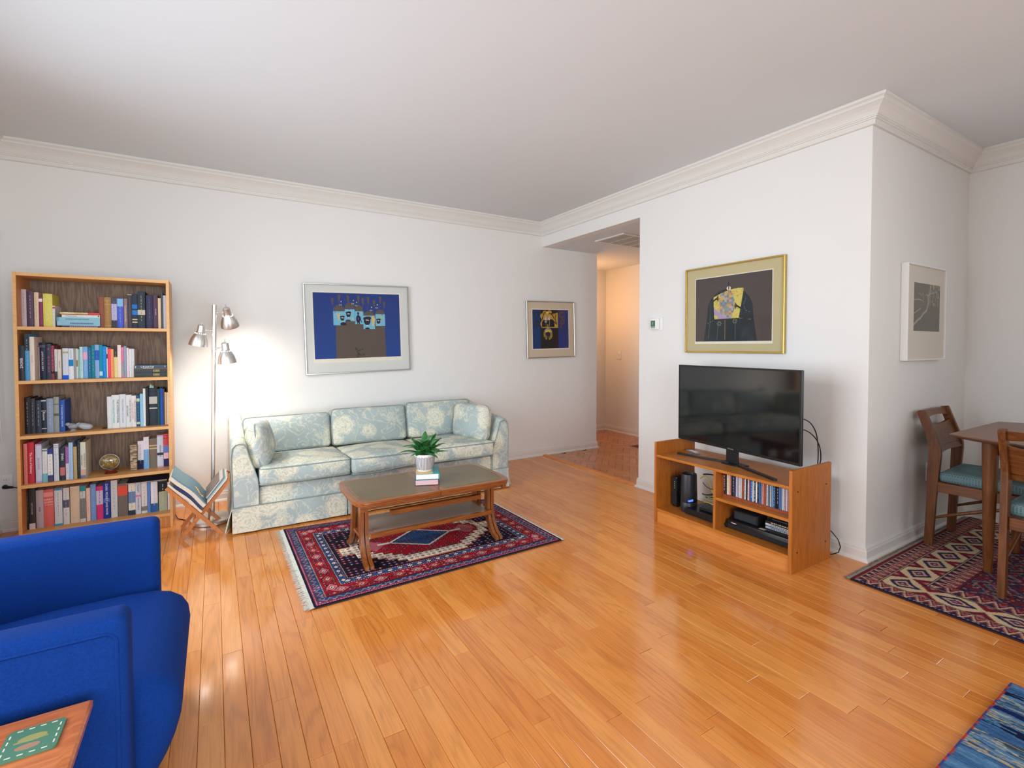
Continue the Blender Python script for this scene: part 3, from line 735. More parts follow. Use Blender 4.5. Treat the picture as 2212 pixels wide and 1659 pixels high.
# flat stacks -------------------------------------------------------
def flat_book(x0, x1, z0, z1, colr, lab, sx, y=4.01, dep=0.15, group=None, bands=(), mt=None):
    t = 0.0018 if z1-z0 > 0.009 else 0.0008
    g = G(); g.prism([(y+dep, z0), (y+0.002, z0), (y, (z0+z1)/2), (y+0.002, z1), (y+dep, z1), (y+dep, z1-t), (y+t+0.003, z1-t), (y+t+0.003, z0+t), (y+dep, z0+t)], 'x', x0, x1)
    o = obj('book', g, BOOK, None, 30, lin(colr), lab, 'book', group)
    g = G(); g.box(x0+0.003, x1-0.003, y+t+0.0035, y+dep-0.004, z0+t+0.0001, z1-t-0.0001); obj('pages', g, PAGES, o)
    for (u0, u1, v0, v1, c) in bands:
        g = G(); g.box(x0+(x1-x0)*u0, x0+(x1-x0)*u1, y-0.0008, y+0.0018, z0+(z1-z0)*v0, z0+(z1-z0)*v1); obj('printed_band', g, INK, o, color=lin(c))
    if sx:
        s, c, at, fr, hf = sx; text(s, 'title', INK, o, (x0+(x1-x0)*at, y-0.001, (z0+z1)/2), RH, min((z1-z0)*hf, (x1-x0)*fr/(0.6*len(s))), lin(c))
    return o
GS = 'books lying in a pile on the top shelf'
dots = lambda a, b, n, c, v0=.35, v1=.62: [(a+(b-a)*k/n, a+(b-a)*(k+.7)/n, v0, v1, c) for k in range(n)]
flat_book(-0.800, -0.6185, 1.3222, 1.3335, (52, 72, 108), 'navy book at the bottom of the lying pile on the top shelf', None, group=GS, bands=dots(.2, .95, 14, (225, 225, 230)))
flat_book(-0.822, -0.6185, 1.3337, 1.3638, (150, 196, 218), 'thick light blue book, lower of two in the lying pile', None, group=GS, bands=dots(.3, .85, 16, (90, 120, 150)))
flat_book(-0.824, -0.6185, 1.3640, 1.3855, (146, 200, 214), 'light blue green book above its twin in the lying pile', None, group=GS, bands=dots(.2, .75, 18, (96, 130, 150))+[(0, .05, 0, 1, (110, 160, 175))])
flat_book(-0.800, -0.6185, 1.3857, 1.4018, (226, 228, 230), 'white paperback under the red topped one in the lying pile', None, group=GS, bands=dots(.1, .4, 9, (150, 150, 160))+[(.95, .98, .3, .8, (70, 50, 70))])
flat_book(-0.808, -0.6195, 1.4020, 1.4160, (226, 206, 140), 'yellow and red paperback on top of the lying pile', None, group=GS, bands=[(.7, 1, .25, 1, (232, 80, 72)), (0, 1, 0, .22, (168, 50, 50)), (.4, .55, .3, 1, (215, 190, 130)), (.1, .35, .5, .9, (240, 232, 190))])
g = G(); g.prism([(-0.868, 1.45), (-0.842, 1.45), (-0.838, 1.47), (-0.846, 1.492), (-0.862, 1.510), (-0.872, 1.513), (-0.870, 1.49)], 'y', 4.185, 4.187)
obj('card', g, plain('brown_card', (150, 112, 96), 0.7), label='brown paper card sticking up behind the fat yellow book', cat='card')
# the Croatia book on a slipcased pair, second shelf
slz = 1.002
g = G()
for a in ((-0.452, -0.4505, 4.0, 4.15, slz+0.0003, slz+0.056), (-0.4505, -0.2745, 4.0, 4.15, slz+0.0003, slz+0.002), (-0.4505, -0.2745, 4.0, 4.15, slz+0.0545, slz+0.056), (-0.2745, -0.2735, 4.0, 4.15, slz+0.0003, slz+0.056)): g.box(*a)
obj('slipcase', g, BOOK, color=lin((190, 150, 92)), label='tan slipcase holding two dark volumes on the second shelf', cat='slipcase')
for k, lab in enumerate(('lower dark volume inside the tan slipcase', 'upper dark volume inside the tan slipcase')):
    zz = slz+0.0024+k*0.0262
    flat_book(-0.450, -0.275, zz, zz+0.0255, (60, 66, 66), lab, None, 4.001, 0.14, 'volumes in the slipcase', dots(.58, .78, 5, (176, 160, 110), .2, .8))
flat_book(-0.450, -0.274, slz+0.0563, slz+0.0795, (66, 86, 106), 'slate book titled Croatia lying on the slipcase', ('CROATIA', (245, 245, 250), 0.4, 0.40, 0.85), 4.0, 0.15, None, [(.03, .06, .2, .8, (200, 205, 210)), (.93, .95, .3, .8, (200, 205, 210)), (.27, .58, .08, .16, (225, 225, 230))])
# magazine lying over the bottom row
mz = max(b[3] for b in BOOKS if b[0] == 5 and b[1] > -0.53)+0.001
g = G(); g.box(-0.505, -0.285, 3.998, 4.19, mz, mz+0.006, 0.001)
mg = obj('magazine', g, plain('magazine_navy', (58, 60, 84), 0.3, var=0.3, vscale=40), label='dark glossy magazine lying across the bottom row of books', cat='magazine')
g = G(); g.box(-0.5045, -0.2855, 3.9975, 3.999, mz+0.0012, mz+0.004); obj('pages', g, PAGES, mg)
# ------------------------------------------------------------------ ornaments on the shelves
ICE = N('frosted_glass'); ICE.set(0.45, 0, 0.5); ICE.base(lin((214, 222, 232))); ICE.b.inputs['Transmission Weight'].default_value = 0.35; ICE = ICE.m
ICE2 = N('clear_crystal'); ICE2.set(0.08, 0, 0.6); ICE2.base(lin((226, 232, 238))); ICE2.b.inputs['Transmission Weight'].default_value = 0.6; ICE2 = ICE2.m
def px2xz(u, v, y):   # place in the depth plane y of the shelf
    d = _f*FPX+_r2*(u-1106)-_u2*(v-CYP); t = y/d.y; return (d.x*t, CAMH+d.z*t)
def blob(g, c, r, M=None, n=12):
    prof = [(r[0]*math.sin(PI*k/n), -math.cos(PI*k/n)) for k in range(n+1)]
    T = Matrix.Translation(c) @ (M or Matrix.Identity(4)) @ Matrix.Diagonal((1, r[1]/r[0], r[2], 1))
    g.lathe(prof, 16, T)
g = G(); z3 = 0.675; g.M = Matrix.Translation((-0.123, 0, 0))
blob(g, (-0.640, 4.03, z3+0.030), (0.026, 0.018, 0.017)); blob(g, (-0.664, 4.03, z3+0.044), (0.012, 0.010, 0.011)); blob(g, (-0.648, 4.03, z3+0.037), (0.013, 0.012, 0.013), Euler((0, -0.6, 0)).to_matrix().to_4x4())
g.loft([[(-0.680, 4.03, z3+0.044), (-0.674, 4.026, z3+0.041), (-0.674, 4.034, z3+0.047)], [(-0.668, 4.03, z3+0.044), (-0.668, 4.025, z3+0.039), (-0.668, 4.035, z3+0.049)]])
g.prism([(-0.622, z3+0.030), (-0.606, z3+0.046), (-0.610, z3+0.052), (-0.630, z3+0.042)], 'y', 4.024, 4.036)
b = obj('glass_bird', g, ICE2, None, 50, label='small clear glass bird ornament on the middle shelf', cat='ornament')
g = G(); g.lathe([(0, 0), (0.017, 0), (0.018, 0.004), (0.012, 0.007), (0.011, 0.012), (0, 0.013)], 20, Matrix.Translation((-0.763, 4.03, z3+0.0003))); obj('base', g, ICE2, b, 40)
g = G()
rings = []
for k, (u, zb, zt, hw) in enumerate([(-0.592, .030, .046, .006), (-0.585, .024, .060, .014), (-0.570, .016, .066, .020), (-0.545, .001, .064, .024), (-0.520, .0005, .056, .026), (-0.497, .0005, .052, .024), (-0.482, .012, .040, .014), (-0.476, .022, .032, .006)]):
    rings.append([(-0.742+(u+0.592)*0.63, 4.04+hw*math.cos(a), z3+((zb+zt)/2+(zt-zb)/2*math.sin(a))*0.72+0.0003) for a in np.linspace(0, 2*PI, 13)[:-1]])
g.loft(rings); obj('glass_sculpture', g, ICE, None, 60, label='frosted glass lump sculpture beside the glass bird', cat='ornament')
g = G(); x_, z_ = -0.362, 0.675+0.2645
blk = [b for b in BOOKS if b[5] == 'wide black ring binder'][0]; x_ = (blk[1]+blk[2])/2-0.012; z_ = blk[3]+0.0004
for k, (dx, r, hh) in enumerate(((0, .008, .030), (.009, .007, .018), (-.006, .006, .014))):
    g.lathe([(r, 0), (r*.9, hh*.6), (0, hh)], 6, Matrix.Translation((x_+dx, 4.055, z_)) @ Matrix.Rotation(0.15*(k-0.5), 4, 'Y'))
obj('crystal', g, plain('green_crystal', (156, 190, 164), 0.3), label='small pale green crystal standing on the black ring binder', cat='ornament')
g = G(); z4 = 0.382
cx, cy_ = -0.590, 4.04
blob(g, (cx, cy_, z4+0.0755), (0.049, 0.026, 0.047), Euler((0, 0.12, 0)).to_matrix().to_4x4(), 16)
STONE = N('polished_stone'); STONE.set(0.08, 0, 0.6, 0.6)
sp = STONE.noise(STONE.pos((26, 40, 26)), 1.0, 4, 0.6, 1.4)
STONE.base(STONE.ramp(sp, [(0.25, lin((120, 132, 120))), (0.42, lin((152, 128, 72))), (0.5, lin((98, 82, 44))), (0.58, lin((166, 144, 88))), (0.75, lin((196, 204, 192)))])); STONE = STONE.m
st = obj('stone_disc', g, STONE, None, 60, label='polished agate disc on a red wooden stand, fourth shelf', cat='ornament')
g = G(); g.tube([(cx+0.0495*math.cos(a)*math.cos(0.12)+0.0475*math.sin(a)*0.12, cy_-0.0, z4+0.0755+0.0475*math.sin(a)*0.993-0.0495*math.cos(a)*0.12) for a in np.linspace(0, 2*PI, 33)[:-1]], 0.004, 8, True); obj('rim', g, ICE2, st, 60)
RED = plain('red_lacquer', (110, 26, 22), 0.2, coat=0.5)
g = G(); g.lathe([(0, 0), (0.040, 0), (0.042, 0.005), (0.034, 0.009), (0.036, 0.015), (0.044, 0.022), (0.040, 0.026), (0.030, 0.022), (0, 0.020)], 24, Matrix.Translation((cx+0.005, cy_, z4+0.0003)) @ Matrix.Diagonal((0.82, 0.65, 1, 1))); obj('stand', g, RED, st, 40)
g = G(); z0 = z4; bx0, bx1 = -0.485, -0.4495
prev = None
rs = random.Random(5)
zs = [0, .012, .018, .032, .04, .055, .062, .078, .086, .1, .108, .12, .128, .136, .146, .153, .163, .170]
for a, b_ in zip(zs, zs[1:]):
    o1 = rs.uniform(0, .0015); g.box(bx0+o1, bx1-o1, 4.04-o1, 4.10, z0+a+0.0003, z0+b_+0.0005, 0.0012, M=Matrix.Translation((0, 0, 0)))
BARK = N('bark_stone'); BARK.set(0.85, 0, 0.2); sp = BARK.noise(BARK.pos((18, 18, 85)), 1.0, 4, 0.6, 0.6)
BARK.base(BARK.ramp(sp, [(0.3, lin((84, 80, 76))), (0.45, lin((132, 122, 110))), (0.55, lin((214, 186, 148))), (0.7, lin((168, 150, 128)))])); BARK.bump(sp, 0.8, 0.004); BARK = BARK.m
obj('bookend', g, BARK, None, label='rough banded petrified wood bookend on the fourth shelf', cat='bookend')
g = G(); g.box(-0.625, -0.5975, 4.03, 4.10, 0.6753, 0.6762); g.box(-0.5985, -0.5975, 4.03, 4.10, 0.6762, 0.755)
obj('metal_bookend', g, BLACK, None, label='thin black metal bookend holding the white dictionaries', cat='bookend')
# ------------------------------------------------------------------ sofa
def damask():
    m = N('damask_fabric'); m.set(0.75, 0, 0.25)
    p0 = m.pos()
    nz = m.n.new('ShaderNodeTexNoise'); nz.inputs['Scale'].default_value = 6; m.link(p0, nz.inputs['Vector'])
    off = m.n.new('ShaderNodeVectorMath'); off.operation = 'MULTIPLY_ADD'
    m.link(nz.outputs['Color'], off.inputs[0]); off.inputs[1].default_value = (0.075, 0.075, 0.075); m.link(p0, off.inputs[2])
    v = m.n.new('ShaderNodeTexVoronoi'); v.inputs['Scale'].default_value = 5.6; v.inputs['Randomness'].default_value = 0.8; m.link(off.outputs[0], v.inputs['Vector'])
    d = v.outputs['Distance']
    pet = m.noise(p0, 34, 2, 0.5, 1.2)
    edge = m.math('ADD', d, m.math('MULTIPLY_ADD', pet, 0.34, -0.17))
    bloom = m.ramp(edge, [(0.47, (1, 1, 1, 1)), (0.52, (0, 0, 0, 1))])
    rings = m.math('SINE', m.math('MULTIPLY', edge, 52)); rings = m.ramp(m.math('MULTIPLY_ADD', rings, .5, .5), [(0.0, (0.74, 0.74, 0.74, 1)), (0.35, (1, 1, 1, 1))])
    sc1 = m.noise(p0, 9, 1, 0.4, 1.8); sv = m.math('ABSOLUTE', m.math('SUBTRACT', sc1, 0.5)); scroll = m.ramp(sv, [(0.022, (1, 1, 1, 1)), (0.046, (0, 0, 0, 1))])
    gnd_n = m.noise(p0, 3.5, 2)
    ground = m.mix(gnd_n, lin((150, 163, 164)), lin((176, 187, 183)))
    cream = m.mix(m.noise(p0, 30, 2), lin((200, 200, 182)), lin((222, 220, 202)))
    cream = m.mix(1.0, cream, rings, 'MULTIPLY')
    mask = m.math('MAXIMUM', bloom, m.math('MULTIPLY', scroll, 0.6))
    col = m.mix(mask, ground, cream)
    m.base(col)
    weave = m.noise(m.pos((500, 500, 900)), 1, 1)
    m.bump(m.math('ADD', m.math('MULTIPLY', mask, 0.7), m.math('MULTIPLY', weave, 0.4)), 0.25, 0.002)
    return m.m
DAM = damask()
WELT = plain('sofa_welt', (136, 148, 146), 0.8)
sofa = thing('sofa', 'three seat sofa in pale blue green damask with skirt behind the coffee table', 'sofa', (1.10, 3.95, 0))
SX0, SX1, SF, SB = 0.085, 2.128, 3.555, 4.345
g = G(); g.box(SX0+0.15, SX1-0.15, SF+0.012, SB-0.06, 0.03, 0.285, 0.02, 2); obj('frame', g, DAM, sofa, 40)
g = G(); g.box(SX0+0.08, SX1-0.08, SB-0.11, SB, 0.03, 0.62, 0.03, 3); obj('backrest', g, DAM, sofa, 40)
def arm(x_out, x_in_low, x_in_top, sgn):
    g = G(); rings = []
    for y, top in ((SF, 0.50), (SF+0.003, 0.565), (SF+0.02, 0.588), (SF+0.09, 0.597), (SF+0.3, 0.612), (SF+0.5, 0.640), (SF+0.68, 0.682), (SB-0.02, 0.692), (SB, 0.65)):
        ins = 0.012 if y in (SF, SB) else 0.0
        prof = [(x_out+sgn*ins, 0.02), (x_out+sgn*(ins-0.002), 0.3), (x_out+sgn*(ins-0.006), top-0.05), (x_out+sgn*(ins+0.004), top-0.012), (x_out+sgn*(ins+0.02), top),
                ((x_out+x_in_top)/2, top+0.006), (x_in_top-sgn*0.012, top-0.004), (x_in_top, top-0.03), (x_in_top+sgn*0.010, top-0.08),
                (x_in_top+(x_in_low-x_in_top)*0.55, 0.42), (x_in_low-sgn*0.006, 0.34), (x_in_low, 0.25), (x_in_low, 0.02)]
        rings.append([(x, y, z) for x, z in prof])
    g.loft(rings); o = obj('arm', g, DAM, sofa, 50)
    g = G(); prof = [(x_out, 0.172), (x_out-sgn*0.004, 0.5), (x_out+sgn*0.002, 0.552), (x_out+sgn*0.02, 0.572), ((x_out+x_in_top)/2, 0.578), (x_in_top-sgn*0.012, 0.57), (x_in_top, 0.54), (x_in_top+sgn*0.012, 0.49), (x_in_top+(x_in_low-x_in_top)*0.55, 0.42), (x_in_low-sgn*0.006, 0.34), (x_in_low, 0.25), (x_in_low, 0.172)]
    g.tube([(x, SF+0.001, z) for x, z in prof], 0.004, 6); obj('piping', g, WELT, o, 60)
arm(SX0, SX0+0.150, SX0+0.085, 1); arm(SX1, SX1-0.150, SX1-0.085, -1)
# skirt: three front panels and two flared side panels
for a, b in ((SX0-0.004, 0.788), (0.796, 1.418), (1.426, SX1+0.004)):
    g = G(); n = 24; top, bot = [], []
    rs = random.Random(int(a*100)); ph = rs.uniform(0, 6)
    F, Bk = [], []
    for k in range(n+1):
        x = a+(b-a)*k/n; wv = 0.003*math.sin(k*0.9+ph)
        F.append([(x, SF-0.004, 0.172), (x, SF-0.008+wv*.4, 0.10), (x, SF-0.014+wv, 0.010)])
        Bk.append([(x, SF+0.001, 0.172), (x, SF-0.003+wv*.4, 0.10), (x, SF-0.009+wv, 0.010)])
    g.loft([[*f, *bk[::-1]] for f, bk in zip(F, Bk)]); o = obj('skirt_panel', g, DAM, sofa, 40)
    g = G(); g.tube([(a, SF-0.005, 0.172), (b, SF-0.005, 0.172)], 0.0035, 6); obj('piping', g, WELT, o, 60)
for x, s_ in ((SX0, -1), (SX1, 1)):
    g = G(); R = []
    for k in range(9):
        y = SF+0.03+(SB-SF-0.04)*k/8; fl = 0.045 if k == 0 else 0.018
        R.append([(x+s_*0.002, y, 0.172), (x+s_*(fl*0.6), y, 0.09), (x+s_*fl, y, 0.010), (x+s_*(fl-0.006), y, 0.010), (x+s_*(fl*.6-0.006), y, 0.09), (x-s_*0.003, y, 0.172)])
    g.loft(R); obj('skirt_panel', g, DAM, sofa, 40)
# seat cushions
cw = (SX1-SX0-0.30)/3
for k in range(3):
    cx = SX0+0.15+cw*(k+.5); M = Matrix.Translation((cx, 3.805+(-0.014 if k == 1 else 0), 0.350)) @ Matrix.Rotation(-0.03, 4, 'X')
    g = G(); g.cushion(cw-0.008, 0.58, 0.120, 0.022, 0.026, 0.012 if k == 1 else 0.006, 12, M, 0.003, k); o = obj('seat_cushion', g, DAM, sofa, 60)
    for zz in (0.048, -0.052):
        g = G(); g.M = M
        L = rect_loop(cw-0.012, 0.575, 0.022, zz); L = [(x, y-(0.012 if k == 1 else 0.006)*(1-(2*x/cw)**2)*(1 if y < -.2 else 0), z+(0.010*math.sin(x*9) if (k == 1 and zz < 0 and y < -.2) else 0)) for x, y, z in L]
        g.tube(L, 0.0042, 6, True); obj('piping', g, WELT, o, 60)
# back cushions
for k, (a, b, zt) in enumerate(((0.163, 0.782, 0.668), (0.787, 1.404, 0.690), (1.410, 2.030, 0.704))):
    hh = zt-0.40; M = Matrix.Translation(((a+b)/2, 4.125, 0.40+hh/2)) @ Matrix.Rotation(PI/2-0.20, 4, 'X')
    g = G(); g.cushion(b-a-0.008, hh, 0.15, 0.03, 0.024, 0.006, 12, M, 0.005, 10+k); o = obj('back_cushion', g, DAM, sofa, 60)
    for zz in (0.062, -0.062):
        g = G(); g.M = M; g.tube([(x, y, z) for x, y, z in rect_loop(b-a-0.014, hh-0.004, 0.03, zz)], 0.0042, 6, True); obj('piping', g, WELT, o, 60)
# loose arm pillows (they can be lifted off)
for nm, M, lab in (('l', Matrix.Translation((0.262, 3.765, 0.540)) @ Matrix.Rotation(-0.16, 4, 'Z') @ Matrix.Rotation(PI/2-0.13, 4, 'Y'), 'damask pillow leaning on the sofa arm nearest the floor lamp'),
                   ('r', Matrix.Translation((1.905, 3.795, 0.550)) @ Matrix.Rotation(0.30, 4, 'Z') @ Matrix.Rotation(PI/2+0.10, 4, 'Y'), 'damask pillow leaning on the sofa arm nearest the hallway')):
    p = thing('pillow', lab, 'pillow', tuple(M.translation), 0, 'arm pillows on the sofa')
    g = G(); g.cushion(0.29, 0.40, 0.105, 0.045, 0.036, 0.01, 12, M, 0.003, 5); obj('cover', g, DAM, p, 70)
    g = G(); g.M = M; g.tube(rect_loop(0.296, 0.406, 0.05, 0.0), 0.0045, 6, True); obj('piping', g, WELT, p, 60)
# ------------------------------------------------------------------ Persian rug under the coffee table
def hsh(i, j, k=0):
    v = np.sin(i*127.1+j*311.7+k*74.7)*43758.5453
    return v-np.floor(v)
def C3(*c): return np.array(c, float)
NAVY, RED_, BLUE, CREAM, PINK, DARK, WINE, WHT = C3(28, 32, 58), C3(142, 24, 36), C3(50, 72, 120), C3(226, 212, 190), C3(198, 104, 112), C3(26, 20, 28), C3(104, 22, 40), C3(220, 216, 208)
def put(A, m, c): A[m] = c
def flowers(A, m, X, Y, sz, cols, dens=0.8, seed=0):
    i, j = np.floor(X/sz), np.floor(Y/sz); fx, fy = X/sz-i-.5, Y/sz-j-.5
    h = hsh(i, j, seed); k = np.floor(hsh(i, j, seed+1)*len(cols)).astype(int) % len(cols)
    d = np.abs(fx)+np.abs(fy)*1.1
    for q, c in enumerate(cols): put(A, m & (k == q) & (h < dens) & (d < .40), c)
    put(A, m & (h < dens) & (d < .14), WHT*.9)
    put(A, m & (h < dens*.6) & (d > .40) & (d < .47), DARK)
def rug1(U, V, w=1.44, h=1.06):
    X, Y = U*w, V*h; A = np.zeros(U.shape+(3,)); A[:] = DARK
    e = np.minimum(np.minimum(X, w-X), np.minimum(Y, h-Y))
    side = np.minimum(X, w-X) < np.minimum(Y, h-Y)          # nearest edge is a short end
    along = np.where(side, Y, X)
    out = np.where(X < w/2, X, w-X)
    put(A, e < 0.012, NAVY*.8)
    put(A, (e >= .012) & (e < .022), np.array((150, 40, 60)))
    ck = (np.floor(along/.006).astype(int) % 2 == 0); put(A, (e >= .014) & (e < .018) & ck, WHT*.8)
    # outer guard: blue with a zigzag
    m = (e >= .022) & (e < .062); put(A, m, BLUE*.85)
    zz = np.abs(((along/.04) % 1)-.5)*2*.022+.031; put(A, m & (np.abs(e-zz) < .0040), np.array((122, 120, 122)))
    put(A, m & (np.abs(e-zz+.012) < .003), WINE); flowers(A, m & (np.abs(e-zz) > .007), X, Y, .021, [RED_, NAVY, PINK*.9], .55, 3)
    put(A, (e >= .062) & (e < .067), DARK); put(A, (e >= .0635) & (e < .0655) & ck, CREAM)
    # main border: red with lozenges
    m = (e >= .067) & (e < .150); put(A, m, RED_)
    ce = .1085; t = ((along/.098) % 1)-.5; fl = np.floor(along/.098)
    flowers(A, m, X, Y, .024, [NAVY, WINE, DARK, np.array((70, 70, 110)), PINK], .75, 6)
    d = np.abs(t)*2*.9+np.abs(e-ce)/.040
    odd = (fl.astype(int) % 2 == 0)
    put(A, m & (d < .85), np.array((60, 30, 40))); put(A, m & (d < .70) & odd, np.array((188, 60, 58))); put(A, m & (d < .70) & ~odd, PINK); put(A, m & (d < .46), WINE); put(A, m & (d < .32), np.array((206, 176, 160))); put(A, m & (d < .14), NAVY)
    put(A, (e >= .150) & (e < .156), DARK); put(A, (e >= .152) & (e < .1545) & ck, CREAM)
    # inner guard: blue with cream lozenges
    m = (e >= .156) & (e < .194); put(A, m, BLUE*.9); t = ((along/.055) % 1)-.5; d = np.abs(t)*2+np.abs(e-.175)/.020
    flowers(A, m, X, Y, .018, [RED_, NAVY], .5, 9)
    put(A, m & (d < .72), NAVY); put(A, m & (d < .52), CREAM); put(A, m & (d < .22), np.array((110, 60, 70)))
    put(A, (e >= .194) & (e < .202), DARK); put(A, (e >= .196) & (e < .199) & ck, CREAM); put(A, (e >= .199) & (e < .201), RED_)
    # field
    m = e >= .202; put(A, m, np.array((24, 20, 32)))
    flowers(A, m, X, Y, .030, [np.array((128, 56, 84)), np.array((92, 48, 88)), np.array((64, 60, 104)), np.array((140, 40, 56))], .8, 12)
    # stepped medallion
    xc, yc = X-w/2, Y-h/2
    st = .028; xa = np.floor(np.abs(xc)/st)*st; ya = np.abs(yc)
    xa = np.floor(np.abs(xc)/.046)*.046; lim = np.where(np.abs(xc) < .138, .312, .312-(xa-.138)*.78); tip = (np.abs(xc) < .49)
    lim = np.where(np.abs(xc) > .414, .060, lim)
    inn = m & (ya < lim) & tip
    tooth = (np.abs(((xc/.028) % 1)-.5)*.016)
    put(A, inn, np.array((176, 92, 64)))
    in2 = m & (ya < lim-.010-tooth*.6) & (np.abs(xc) < .482); put(A, in2, CREAM)
    i, j = np.floor(X/.034), np.floor(Y/.034); fx, fy = X/.034-i-.5, Y/.034-j-.5
    put(A, in2 & (np.abs(np.abs(fx)+np.abs(fy)-.30) < .075), WINE); put(A, in2 & (np.abs(fx-fy) < .07) & (np.abs(fx) < .2), np.array((84, 30, 44)))
    lim3 = np.where(np.abs(xc) < .138, .225, .225-(xa-.138)*.80); in3 = m & (ya < lim3) & (np.abs(xc) < .38)
    put(A, in3, np.array((84, 40, 40))); in4 = m & (ya < lim3-.008) & (np.abs(xc) < .372); put(A, in4, np.array((168, 26, 40)))
    flowers(A, in4, X, Y, .028, [NAVY, WINE, np.array((90, 50, 90)), np.array((40, 24, 36))], .7, 15)
    sp = in4 & (np.abs(np.abs(xc)-.30) < .06) ; put(A, sp & (np.abs(np.abs(xc)-.30)+ya < .085), PINK*.92); flowers(A, sp, X, Y, .022, [WINE, RED_], .4, 18)
    dd = np.abs(xc)/.205+ya/.150; zg = .035*np.abs(((yc/.022) % 1)-.5)
    put(A, in4 & (dd < 1.0+zg*1.5) , WHT); put(A, in4 & (dd < .90-zg), NAVY); in5 = in4 & (dd < .85-zg); put(A, in5, np.array((48, 80, 132)))
    flowers(A, in5, X, Y, .022, [np.array((110, 60, 60)), NAVY, np.array((96, 40, 60))], .55, 21)
    put(A, in4 & (ya < .012) & (np.abs(xc) > .2) & (np.abs(xc) < .27), WHT)
    A *= (1+.10*(hsh(np.floor(X/.004), np.floor(Y/.004), 30)-.5))[..., None]
    A *= (1+.07*np.sin(Y*37+2*np.sin(Y*11)))[..., None]
    return A
def rug_build(name, label, c00, c10, c01, c11, nu, nv, fn, fringes, fr_col, zt=0.009, back=(60, 40, 44)):
    c = [(*p, 0.0) for p in (c00, c10, c01, c11)]; cen = tuple(sum(p[k] for p in c)/4 for k in range(3))
    r = thing(name, label, 'rug', cen)
    U, V = np.meshgrid(np.linspace(0, 1, nu), np.linspace(0, 1, nv))
    jit = np.zeros((nv, nu, 3)); jit[..., 2] = rng.normal(0, 0.0003, (nv, nu)); jit[..., 2] += 0.0004*np.sin(U*9)*np.sin(V*7)
    P = lambda p, z: (p[0], p[1], z)
    grid_mesh('pile', P(c00, zt), P(c10, zt), P(c01, zt), P(c11, zt), nu, nv, fn(U, V), COLS, r, jit)
    g = G(); q = [c00, c10, c11, c01]; g.loft([[P(p, 0.0006) for p in q], [P(p, zt-0.003) for p in q]]); obj('backing', g, plain(name+'_backing', back, 0.95), r)
    for a, b, ln, n, sd in fringes:
        a = Vector((*a, 0)); b = Vector((*b, 0)); d = (b-a).normalized(); out = Vector((d.y, -d.x, 0)); g = G(); rs = random.Random(sd)
        for k in range(n):
            t = (k+rs.random()*.8)/n; p = a+(b-a)*t; l = ln*rs.uniform(.65, 1.12); sk = rs.uniform(-.5, .5)*ln*.6; wv = 0.0016
            p1 = p+out*l*.5+d*sk*.3+Vector((0, 0, 0.004+rs.random()*.004)); p2 = p+out*l+d*sk+Vector((0, 0, 0.0015+rs.random()*.003)); p = p-out*0.004+Vector((0, 0, zt-0.002))
            V_ = g.verts([p-d*wv, p+d*wv, p1+d*wv, p1-d*wv, p2+d*wv*.6, p2-d*wv*.6, p1+Vector((0, 0, .0016)), p+Vector((0, 0, .0016))])
            g.face([V_[0], V_[1], V_[2], V_[3]]); g.face([V_[3], V_[2], V_[4], V_[5]]); g.face([V_[7], V_[0], V_[3], V_[6]]); g.face([V_[1], V_[7], V_[6], V_[2]])
        obj('fringe', g, plain(name+'_fringe', fr_col, 0.95, vscale=90, var=0.12), r, kind='stuff')
    return r
rug_build('area_rug', 'red and navy Persian rug with a stepped medallion under the coffee table', (0.372, 2.345), (1.815, 2.385), (0.366, 3.470), (1.795, 3.340), 450, 340, rug1,
          [((0.366, 3.470), (0.372, 2.345), 0.042, 700, 1), ((1.815, 2.385), (1.795, 3.340), 0.030, 600, 2)][::1], (206, 202, 190))
